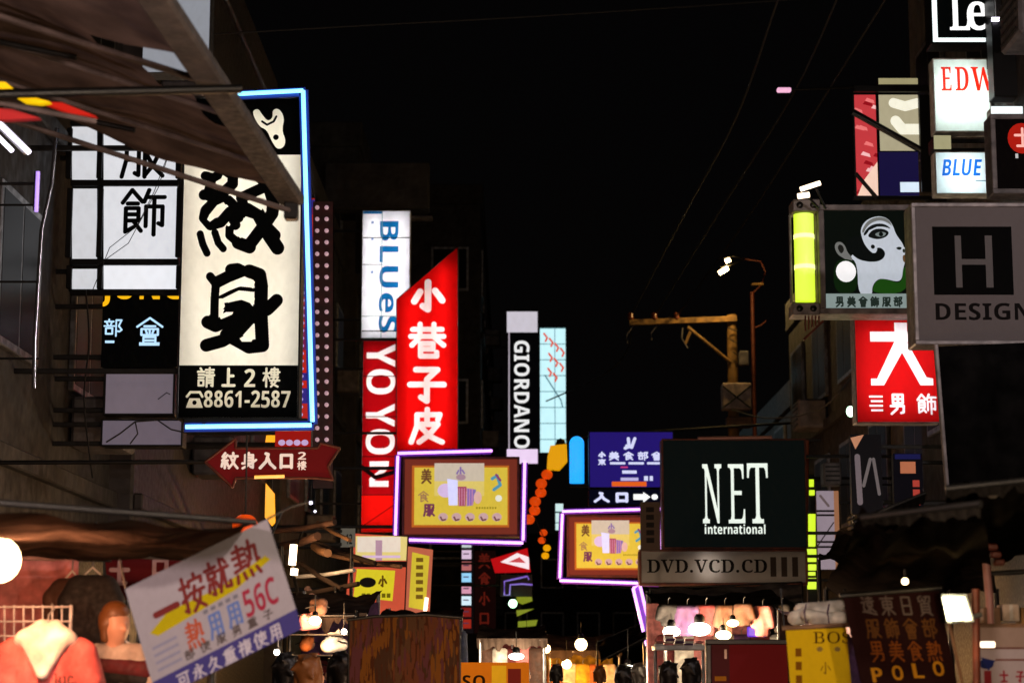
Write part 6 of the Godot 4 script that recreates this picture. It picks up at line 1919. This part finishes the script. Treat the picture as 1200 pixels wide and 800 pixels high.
func build_stalls():
	var t
	# --- left, beyond the price board: rolled awnings, rods and lamps
	var d = 20.0
	t = thing("rolled_awning", "jumble of rolled pinkish awnings and poles right of the price board", "awning", P(370, 690, d))
	var rods = [[322, 622, 392, 612, 3.4, "cloth_brown"], [330, 640, 372, 628, 5, "cloth_brown"], [372, 612, 410, 633, 2.5, "wood_plain"], [345, 676, 415, 668, 2.5, "white_paint"], [352, 660, 400, 690, 3, "tarp_dark"],
		[366, 634, 440, 660, 3, "tarp_dark"], [325, 700, 420, 684, 3, "tarp_dark"], [385, 650, 470, 664, 2.5, "wood_plain"], [360, 690, 372, 706, 4, "tarp_pink"], [368, 640, 384, 648, 5, "wood_plain"], [340, 655, 350, 700, 2, "dark_metal"]]
	for r in rods: tubem("pole" if r[4] < 3.5 else "rolled_cloth", [P(r[0], r[1], d + 0.3), P((r[0] + r[2]) * 0.5, (r[1] + r[3]) * 0.5 + 1.5, d + 0.1), P(r[2], r[3], d - 0.2)], S(r[4], d), M[r[5]], t, 8)
	for x in [330, 412]: tubem("post", [P(x, 640, d), Vector3(P(x, 640, d).x, 0, -d)], 0.02, M.dark_metal, t, 6)
	t = thing("tube_lamp", "short glaring upright tube right of the price board", "lamp", P(342, 676, 19.6))
	tubem("light_tube", [P(344, 638, 19.6), P(342, 662, 19.6)], S(4.5, 19.6), M.tube_warm, t, 10)
	tubem("light_tube", [P(345, 666, 19.6), P(344, 674, 19.6)], S(4.5, 19.6), M.tube_warm, t, 10)
	boxm("batten", P(343, 656, 19.7), Vector3(0.04, S(42, 19.6), 0.04), M.dark_metal, t)
	tubem("hanger", [P(343, 650, 19.72), P(355, 620, 20.2)], 0.012, M.dark_metal, t, 6)
	omni(t, P(346, 655, 19.45), Color(1.0, 0.78, 0.55), 0.9, 0.1)
	t = thing("small_tube_lamp", "short slanting warm tube left of the pink food sign", "lamp", P(397, 715, 19.4))
	tubem("light_tube", [P(393, 697, 19.4), P(400, 718, 19.4)], S(3.2, 19.4), M.tube_warm, t, 8)
	tubem("hanger", [P(393, 698, 19.45), P(392, 684, 20.0)], 0.01, M.dark_metal, t, 6)
	# stall of wrapped goods below
	stall("left stall heaped with wrapped goods, behind the price board", P(335, 700, 17.5).x, P(425, 700, 17.5).x + 0.1, 16.6, 18.6, P(380, 718, 16.6).y, M.tarp_dark, [M.cloth_brown, M.cloth_purple], 31, 0.25)
	var heap = [["pinkish paper bag glowing beside the price board's corner", 362, 728, 13, "cloth_pink"], ["clear plastic bag of goods next to the bright left stall bulb", 392, 752, 16, "cloth_white"], ["orange wrapped bundle under the left stall bulb", 360, 752, 14, "cloth_orange"], ["brown bundle at the top of the left goods heap", 372, 710, 14, "cloth_brown"], ["purple bundle at the left foot of the goods heap", 352, 782, 15, "cloth_purple"], ["maroon bundle in the middle of the goods heap", 378, 780, 16, "cloth_maroon"], ["grey denim bundle at the right of the goods heap", 402, 778, 14, "denim"]]
	for k in heap.size():
		var h = heap[k]
		var p = P(h[1], h[2], 16.3 + (k % 3) * 0.15)
		var r = S(h[3], 16.3)
		t = thing("wrapped_bundle", h[0], "bundle", p + Vector3(0, -r, 0), "goods heaped on the left stall")
		var st := new_st()
		blob(st, [[Vector3(-r * 0.6, -r * 0.3, 0), Vector3(r * 0.6, -r * 0.2, 0), r * 0.55, r * 0.5], [Vector3(-r * 0.4, r * 0.2, 0.02), Vector3(r * 0.3, r * 0.3, -0.02), r * 0.5, r * 0.4], [Vector3(r * 0.2, r * 0.5, 0), Vector3(r * 0.35, r * 0.9, 0), r * 0.18, r * 0.1]], 0.014, 0.02, Transform3D(Basis(Vector3.UP, k * 0.7), p))
		obj("wrapping", st, M[h[4]], t)
		tubem("tie", [p + Vector3(-r, -r * 0.2, r * 0.3), p + Vector3(0, r * 0.1, r * 0.62), p + Vector3(r, -r * 0.1, r * 0.3)], 0.004, M.cable, t, 5)
	t = thing("goods_rack", "metal rack under the heaped goods of the left stall", "rack", Vector3(P(378, 790, 16.5).x, 0, -16.5))
	for k in 4:
		boxm("shelf", P(378, [722, 744, 768, 796][k], 16.45), Vector3(S(78, 16.5), 0.012, 0.4), M.dark_metal, t)
	for x in [340, 417]: tubem("upright", [Vector3(P(x, 715, 16.5).x, 0, -16.5), P(x, 715, 16.5)], 0.012, M.dark_metal, t, 6)
	stall_lamp("glaring bulb between the pink bag and the price board", P(369, 727, 16.0), S(7, 16), "bulb_warm", Color(1.0, 0.74, 0.5), 1.4, 0.15, 0.8)
	stall_lamp("small white bulb above the clear plastic bag", P(403, 740, 16.0), S(3.5, 16), "bulb_white", Color(1.0, 0.85, 0.7), 0.6, 0.2)
	stall_lamp("tiny white bulb low beside the price board's blue strip", P(324, 764, 12.5), S(3.5, 12.5), "bulb_white", Color(1.0, 0.9, 0.8), 0.02, 0.2)
	for k in 2: stall_lamp(["faint white spark high in the dark beside the yellow strip", "fainter white spark under the high one beside the yellow strip"][k], P(364 + k * 5, 589 + k * 10, 24), S(2.2 - k * 0.7, 24), "tube_white", Color(1, 1, 1), 0.0, 0.2)
	# --- brown patterned cloth hanging in front of the middle stall
	d = 13.0
	var c := Canvas.new(408, 718, 540, 900, 4, Color(0.30, 0.17, 0.11))
	var rr := RandomNumberGenerator.new()
	rr.seed = 77
	var tones = [Color(0.38, 0.23, 0.26), Color(0.48, 0.31, 0.14), Color(0.29, 0.2, 0.16), Color(0.36, 0.26, 0.19), Color(0.41, 0.25, 0.18)]
	for k in 1100:
		var q = Vector2(408 + rr.randf() * 132, 716 + rr.randf() * 180)
		var zone = int(q.x * 0.06 + sin(q.y * 0.05) * 0.8) % 5
		c.disc(q, rr.randf_range(0.7, 2.2), tones[zone if rr.randf() < 0.75 else rr.randi() % 5], rr.randf_range(3.0, 16.0))
	t = thing("patterned_cloth", "brown patterned cloth hanging below the pink food sign", "cloth", P(474, 900, d))
	obj("cloth", slab(pv([410, 726, 440, 722, 500, 720, 538, 724, 540, 900, 408, 900]), d, 0.01), print_mat(c, 0.0), t)
	tubem("top_rod", [P(406, 726, d), P(440, 722, d), P(500, 720, d), P(542, 724, d)], 0.012, M.dark_metal, t, 6)
	for x in [410, 538]: tubem("post", [P(x, 724, d + 0.03), Vector3(P(x, 724, d).x, 0, -d - 0.03)], 0.015, M.dark_metal, t, 6)
	# --- middle: orange letter sign and far stalls
	c = Canvas.new(536, 774, 622, 830, 5, Color(0.78, 0.40, 0.06))
	c.box_text("SO", 540, 790, 568, 806, Color(0.14, 0.07, 0.02), sans_bold)
	c.rect(596, 782, 612, 830, Color(0.42, 0.12, 0.08))
	c.rect(576, 778, 594, 830, Color(0.85, 0.6, 0.1))
	sign_box("orange_letter_sign", "orange sign with cropped dark letters at the bottom centre", 538, 776, 620, 828, 19.0, c, {"e": 0.62, "bare": true, "cm": M.rust_frame, "th": 0.1})
	t = get_node("orange_letter_sign")
	for x in [545, 612]: tubem("post", [P(x, 820, 19.07), Vector3(P(x, 820, 19.07).x, 0, -19.07)], 0.025, M.dark_metal, t, 6)
	stall("far stall in mid lane behind the orange letter sign", P(560, 740, 26).x, P(640, 740, 26).x, 25, 27, P(600, 748, 25).y, M.tarp_dark, [M.cloth_brown, M.cloth_maroon], 41, 0.2)
	stall("far yellow-lit stall beneath the two warm bulbs", P(640, 740, 34).x, P(725, 740, 34).x, 33, 35.5, P(680, 762, 33).y, M.tarp_dark, [M.cloth_orange, M.cloth_yellow], 43, 0.3)
	stall("bright right-hand stall under the grey disc-shop sign", P(768, 740, 24).x, P(930, 740, 24).x, 23, 26, P(850, 712, 23).y, M.tarp_dark, [M.cloth_cream, M.cloth_pink], 47, 0.3)
	stall("right stall with pale awning above the yellow banner", P(925, 740, 19).x, P(1010, 740, 19).x, 18.2, 20, P(960, 730, 18.2).y, M.tarp_pink, [M.cloth_maroon, M.cloth_brown], 53, 0.18)
	stall("left lane-side stall behind the brown patterned cloth", P(440, 740, 24).x, P(540, 740, 24).x, 23, 26, P(480, 735, 23).y, M.tarp_dark, [M.cloth_brown, M.cloth_blue], 59, 0.3)
	hung_clothes("in the bright right-hand stall", P(770, 740, 24.8).x, P(925, 740, 24.8).x, P(850, 742, 24.8).y, -24.8, 7, [M.cloth_pink, M.cloth_cream, M.cloth_purple, M.cloth_maroon, M.cloth_white], 3)
	hung_clothes("in the far yellow-lit stall", P(645, 770, 34).x, P(722, 770, 34).x, P(680, 776, 34).y, -34.2, 5, [M.cloth_yellow, M.cloth_orange, M.cloth_cream], 4)
	hung_clothes("in the far mid-lane stall", P(564, 750, 25.6).x, P(636, 750, 25.6).x, P(600, 757, 25.6).y, -25.6, 5, [M.cloth_pink, M.cloth_brown, M.cloth_white, M.cloth_maroon], 5)
	hung_clothes("in the pale-awning right stall", P(928, 740, 19).x, P(1008, 740, 19).x, P(960, 742, 19).y, -19.0, 4, [M.cloth_purple, M.cloth_maroon, M.cloth_cream], 6)
	hung_clothes("on the front rail of the bright right stall", P(772, 720, 22.95).x, P(928, 720, 22.95).x, P(850, 706, 22.95).y, -22.95, 7, [M.cloth_brown, M.cloth_pink, M.cloth_dark, M.cloth_purple, M.cloth_maroon, M.cloth_brown], 8)
	hung_clothes("on the front rail of the left lane-side stall", P(445, 740, 22.9).x, P(545, 740, 22.9).x, P(490, 738, 22.9).y, -22.9, 5, [M.cloth_brown, M.cloth_blue, M.cloth_maroon], 9)
	# lamps, warm and white
	var W = Color(1.0, 0.72, 0.42)
	var C = Color(1.0, 0.88, 0.72)
	stall_lamp("warm round bulb left of centre over the far lane", P(640, 760, 32.0), S(5, 32), "bulb_warm", W, 2.778, 0.2)
	stall_lamp("largest warm bulb over the far lane, right of centre", P(681, 755, 31.5), S(7, 31.5), "bulb_warm", W, 4.446, 0.25)
	stall_lamp("warm bulb lowest over the far yellow stall", P(664, 778, 33.2), S(5.5, 33.2), "bulb_warm", W, 3.334, 0.3)
	stall_lamp("white oval lamp low at centre, over the mid-lane stall", P(605, 769, 24.6), S(9, 24.6), "bulb_white", C, 2.778, 0.2, 0.45)
	stall_lamp("white oval lamp beside the purple neon strip's foot", P(736, 783, 26.0), S(8, 26), "bulb_white", C, 2.223, 0.4, 0.5)
	stall_lamp("widest glaring lamp at the right stall's left corner", P(787, 740, 22.7), S(10, 22.7), "bulb_white", C, 2.139, 0.1, 0.65)
	stall_lamp("second glaring lamp in the bright right stall", P(820, 737, 22.7), S(13, 22.7), "bulb_white", C, 2.139, 0.1, 0.6)
	stall_lamp("small warm lamp in the middle of the bright right stall", P(848, 744, 22.7), S(9, 22.7), "bulb_warm", C, 2.223, 0.1, 0.6)
	stall_lamp("warm lamp hanging right in the bright right stall", P(859, 730, 22.7), S(7, 22.7), "bulb_warm", W, 1.333, 0.1, 0.6)
	stall_lamp("tiny white lamp at the right post of the bright right stall", P(911, 727, 23.2), S(3, 23.2), "bulb_white", C, 0.444, 0.1)
	stall_lamp("tiny orange lamp under the yellow-green panels", P(617, 740, 40), S(2.6, 40), "bulb_warm", W, 0.555, 0.2)
	stall_lamp("green-white bulb beside the violet neon outline", P(601, 707, 46.0), S(5, 46), "bulb_green", Color(0.8, 1, 0.8), 0.06, 0.3)
	stall_lamp("tiny white lamp on the pale awning's right end", P(988, 726, 18.0), S(3, 18), "bulb_white", C, 0.222, 0.1)
	# purple light in the right stall
	t = thing("purple_light_box", "small glowing purple light box in the bright right stall", "light", P(887, 747, 24.2))
	boxm("light_panel", P(887, 740, 24.2), Vector3(S(22, 24.2), S(12, 24.2), 0.06), glow("purple_box", Color(0.36, 0.14, 0.85), 0.7, Color(0.25, 0.12, 0.5)), t, 0.02)
	tubem("hanger", [P(887, 735, 24.24), P(887, 712, 24.24)], 0.01, M.dark_metal, t, 5)
	# white plank counter
	t = thing("white_table", "white-topped table at the bright right stall", "table", Vector3(P(795, 760, 22.4).x, 0, -22.4))
	boxm("table_top", P(796, 759, 22.4), Vector3(S(60, 22.4), 0.05, 0.5), M.white_paint, t, 0.008)
	for x in [768, 824]: tubem("leg", [P(x, 762, 22.4), Vector3(P(x, 762, 22.4).x, 0, -22.4)], 0.02, M.aluminium, t, 6)
	var gl = ["white folded pile at the left end of the white table", "pink folded pile beside the left pile on the white table", "cream folded pile in the middle of the white table", "lilac folded pile near the right end of the white table", "white folded pile at the right end of the white table"]
	for k in 5:
		var q = P(773 + k * 11.5, 757.5, 22.3)
		t = thing("folded_pile", gl[k], "clothing", q)
		for j in 2 + (k * 3) % 4:
			boxm("folded_shirt", q + Vector3(0.006 * ((j * 7) % 3 - 1), 0.02 + j * 0.026, 0.008 * ((j * 5) % 3 - 1)), Vector3(0.095, 0.024, 0.2), [M.cloth_white, M.cloth_pink, M.cloth_cream, M.cloth_purple][(k + j) % 4], t, 0.009)
	# maroon display board with dark frame
	d = 14.5
	c = Canvas.new(834, 754, 926, 860, 4, Color(0.40, 0.10, 0.12))
	c.rect(834, 754, 856, 860, Color(0.3, 0.14, 0.16))
	c.rect(838, 794, 852, 800, Color(0.6, 0.4, 0.12))
	c.rect(850, 760, 853, 772, Color(0.85, 0.75, 0.7))
	t = sign_box("maroon_display_board", "maroon display board in a black frame, left of the yellow banner", 828, 749, 930, 860, d, c, {"e": 0.0, "fw": S(6, d), "fm": M.black_metal, "cm": M.black_metal, "th": 0.06, "category": "board"})
	for x in [832, 926]: tubem("post", [P(x, 855, d + 0.04), Vector3(P(x, 855, d).x, 0, -d - 0.04)], 0.02, M.dark_metal, t, 6)
	# dark cloth folds between the disc-shop sign and the stall
	canopy("brown canopy under the grey disc-shop sign", [P(762, 690, 27.4), P(940, 682, 27.4), P(940, 706, 26.2), P(790, 716, 26.2)], M.tarp, 61, 0.05)
	canopy("dark canopy rising from the far bulbs to the purple strip", [P(700, 752, 31.0), P(770, 722, 31.0), P(766, 742, 29.4), P(704, 774, 29.4)], M.tarp_black, 67, 0.05)

# ------------------------------------------------------------------ shoppers
var body_parts := {}

func make_person(label, at: Vector3, turn, hair_m, shirt_m, leg_m, stride, scale):
	var t := thing("person", label, "person", at)
	var key = str(stride)
	if not body_parts.has(key):
		var s = stride
		var hipL = Vector3(-0.09, 0.92, 0)
		var hipR = Vector3(0.09, 0.92, 0)
		var kL = Vector3(-0.1, 0.50, 0.10 * s)
		var kR = Vector3(0.1, 0.50, 0.02)
		var aL = Vector3(-0.1, 0.09, 0.16 * s)
		var aR = Vector3(0.1, 0.10, -0.2 * s)
		var shL = Vector3(-0.17, 1.40, 0)
		var shR = Vector3(0.17, 1.40, 0)
		var eL = Vector3(-0.23, 1.13, -0.05 * s)
		var eR = Vector3(0.23, 1.13, -0.02)
		var wL = Vector3(-0.22, 0.90, 0.03)
		var wR = Vector3(0.21, 0.92, 0.10 * s)
		var torso = [[hipL, hipR, 0.115, 0.115], [Vector3(0, 0.98, 0), Vector3(0, 1.18, 0), 0.12, 0.115], [Vector3(-0.08, 1.3, 0), Vector3(0.08, 1.3, 0), 0.115, 0.115], [Vector3(-0.13, 1.40, 0), Vector3(0.13, 1.40, 0), 0.065, 0.065]]
		var armsb = [[shL, eL, 0.05, 0.04], [eL, wL, 0.04, 0.028], [shR, eR, 0.05, 0.04], [eR, wR, 0.04, 0.028]]
		var legs = [[hipL, kL, 0.085, 0.055], [kL, aL, 0.055, 0.038], [hipR, kR, 0.085, 0.055], [kR, aR, 0.055, 0.038]]
		var feet = [[aL + Vector3(0, -0.05, -0.02), aL + Vector3(0, -0.055, 0.15), 0.038, 0.032], [aR + Vector3(0, -0.05, -0.02), aR + Vector3(0, -0.055, 0.15), 0.038, 0.032]]
		var neck = [[Vector3(0, 1.42, -0.01), Vector3(0, 1.53, 0.01), 0.052, 0.05]]
		var st := new_st()
		blob(st, torso + armsb + legs + feet + neck, 0.022, 0.04)
		blob(st, [[Vector3(0, 1.63, -0.01), Vector3(0, 1.60, 0.02), 0.088, 0.08], [Vector3(0, 1.54, 0.035), Vector3(0, 1.53, 0.04), 0.05, 0.042], [Vector3(0, 1.51, 0.0), Vector3(0, 1.56, 0.0), 0.05, 0.055], [Vector3(0, 1.605, 0.095), Vector3(0, 1.575, 0.112), 0.009, 0.014], [Vector3(-0.02, 1.54, 0.085), Vector3(0.02, 1.54, 0.085), 0.009, 0.009], [Vector3(-0.09, 1.59, 0), Vector3(-0.092, 1.56, 0), 0.016, 0.012], [Vector3(0.09, 1.59, 0), Vector3(0.092, 1.56, 0), 0.016, 0.012], [Vector3(-0.033, 1.605, 0.082), Vector3(-0.033, 1.605, 0.084), 0.012, 0.012], [Vector3(0.033, 1.605, 0.082), Vector3(0.033, 1.605, 0.084), 0.012, 0.012]], 0.008, 0.012)
		for hd in [[wL, -1], [wR, 1]]:
			var q: Vector3 = hd[0]
			var bn = [[q, q + Vector3(0, -0.07, 0.01), 0.022, 0.028]]
			for f in 4: bn.append([q + Vector3(0.0, -0.07, -0.03 + f * 0.02), q + Vector3(-hd[1] * 0.012, -0.15 - [0.0, 0.015, 0.02, 0.005][f], -0.034 + f * 0.023), 0.0095, 0.008])
			bn.append([q + Vector3(0, -0.03, 0.025), q + Vector3(-hd[1] * 0.01, -0.085, 0.055), 0.011, 0.009])
			blob(st, bn, 0.006, 0.008)
		st.generate_normals()
		var grow = func(l, g): return l.map(func(b): return [b[0], b[1], b[2] + g, b[3] + g])
		var st2 := new_st()
		blob(st2, grow.call(torso, 0.018) + grow.call(armsb, 0.016), 0.022, 0.05)
		st2.generate_normals()
		var st3 := new_st()
		blob(st3, grow.call(legs, 0.016) + [[hipL, hipR, 0.125, 0.125]], 0.022, 0.05)
		st3.generate_normals()
		var st4 := new_st()
		blob(st4, grow.call(feet, 0.010), 0.014, 0.02)
		st4.generate_normals()
		var st5 := new_st()
		blob(st5, [[Vector3(0, 1.645, -0.025), Vector3(0, 1.63, 0.005), 0.095, 0.088], [Vector3(0, 1.6, -0.05), Vector3(0, 1.5, -0.055), 0.07, 0.045], [Vector3(-0.07, 1.62, -0.02), Vector3(-0.075, 1.52, -0.02), 0.03, 0.025], [Vector3(0.07, 1.62, -0.02), Vector3(0.075, 1.52, -0.02), 0.03, 0.025], [Vector3(-0.04, 1.69, 0.05), Vector3(0.05, 1.68, 0.06), 0.03, 0.025], [Vector3(0.03, 1.72, -0.03), Vector3(0.06, 1.735, -0.06), 0.03, 0.008], [Vector3(-0.05, 1.70, -0.04), Vector3(-0.085, 1.72, -0.07), 0.03, 0.008], [Vector3(-0.02, 1.73, 0.0), Vector3(-0.05, 1.75, 0.02), 0.028, 0.006], [Vector3(0.06, 1.66, -0.08), Vector3(0.10, 1.64, -0.10), 0.03, 0.008], [Vector3(-0.03, 1.62, -0.10), Vector3(-0.06, 1.58, -0.13), 0.03, 0.01], [Vector3(0.0, 1.69, -0.09), Vector3(0.02, 1.69, -0.125), 0.028, 0.008]], 0.009, 0.018)
		st5.generate_normals()
		body_parts[key] = [st.commit(), st2.commit(), st3.commit(), st4.commit(), st5.commit()]
	var bp = body_parts[key]
	var mats = [M.skin, shirt_m, leg_m, M.black_paint, hair_m]
	for k in 5:
		var o := MeshInstance3D.new()
		o.name = ["body", "shirt", "trousers", "shoes", "hair"][k]
		o.mesh = bp[k]
		o.material_override = mats[k]
		t.add_child(o, true)
	t.rotation.y = turn
	t.scale = Vector3.ONE * scale
	return t

func build_people():
	var q = func(px, d): return Vector3(P(px, 780, d).x, 0.004, -d)
	make_person("dark-haired shopper in dark top right of the price board, seen from behind", q.call(335, 15.0), PI, M.hair_black, M.cloth_dark, M.denim, 1.0, 0.985)
	make_person("shopper in maroon top at the white table, left of two", q.call(782, 20.5), PI + 0.4, M.hair_black, M.cloth_maroon, M.denim, 0.6, 0.965)
	make_person("black-haired shopper at the white table, right of two", q.call(811, 20.0), PI - 0.3, M.hair_black, M.cloth_brown, M.cloth_dark, 1.0, 0.98)
	make_person("shopper silhouetted beneath the white oval lamp by the purple strip", q.call(748, 24.0), PI, M.hair_black, M.cloth_dark, M.denim, 0.6, 0.96)
	make_person("far shopper in blue walking under the warm bulbs", q.call(652, 29.0), PI, M.hair_black, M.cloth_blue, M.cloth_dark, 1.0, 0.96)
	make_person("far shopper in cream top walking beside the yellow stall", q.call(703, 30.0), PI - 0.2, M.hair_brown, M.cloth_cream, M.denim, 0.6, 0.95)
	make_person("shopper in purple top at the lane's left behind the orange sign", q.call(628, 27.0), 0.3, M.hair_black, M.cloth_purple, M.denim, 1.0, 0.94)

	var crowd = [["shopper in orange top behind the orange letter sign", 578, 21.5, "cloth_orange", "hair_black", 0.2], ["shopper in pink top left of the far yellow stall", 612, 24.0, "cloth_pink", "hair_brown", 2.9],
		["shopper in cream top close to the left goods heap", 362, 13.5, "cloth_cream", "hair_brown", 3.0],
		["shopper in brown top beside the right end of the goods heap", 398, 14.2, "cloth_brown", "hair_black", 3.5], ["shopper in blue top under the white oval lamp by the purple strip", 730, 22.0, "cloth_blue", "hair_black", 3.3]]
	for k in crowd.size():
		var e = crowd[k]
		make_person(e[0], q.call(e[1], e[2]), e[5], M[e[4]], M[e[3]], M.denim, 1.0 if k % 2 == 0 else 0.6, 0.95 + 0.012 * (k % 4))

# ------------------------------------------------------------------ overhead wires
func build_wires():
	var lines = [["longest faint cable crossing the sky from upper left", [P(150, 46, 26), P(420, 30, 27), P(640, 18, 28), P(1010, -6, 30)], 0.012],
		["faint cable slanting up from the utility pole, leftmost of three", [P(739, 371, 42), P(800, 255, 38), P(862, 140, 33), P(905, 20, 28), P(925, -40, 26)], 0.016],
		["faint cable slanting up from the utility pole, middle of three", [P(767, 371, 42), P(845, 245, 37), P(930, 110, 31), P(985, -10, 27)], 0.016],
		["faint cable slanting up from the utility pole, rightmost of three", [P(793, 371, 42), P(880, 250, 37), P(975, 100, 30), P(1045, -12, 26)], 0.016],
		["cable dropping left from the utility pole's cross-arm", [P(741, 374, 42), P(735, 410, 42.5), P(705, 440, 44), P(640, 470, 58)], 0.02],
		["cable sagging between utility pole and dark green sign", [P(858, 480, 41.5), P(900, 490, 36), P(960, 480, 30), P(1000, 440, 26.2)], 0.014],
		["cable looping along the dark wall left of the gridded sign", [P(100, 340, 18.8), P(104, 400, 18.6), P(98, 470, 18.4), P(108, 560, 18.2)], 0.008]]
	for l in lines:
		var t := thing("overhead_cable", l[0], "cable", l[1][0], "overhead cables")
		var cv := Curve3D.new()
		for p in l[1]: cv.add_point(p)
		var pts = []
		var n = l[1].size()
		for i in n - 1:
			for k in 6:
				var f = k / 6.0
				var p = l[1][i].cubic_interpolate(l[1][i + 1], l[1][max(i - 1, 0)], l[1][min(i + 2, n - 1)], f)
				pts.append(p)
		pts.append(l[1][n - 1])
		tubem("cable", pts, l[2], M.cable, t, 6)
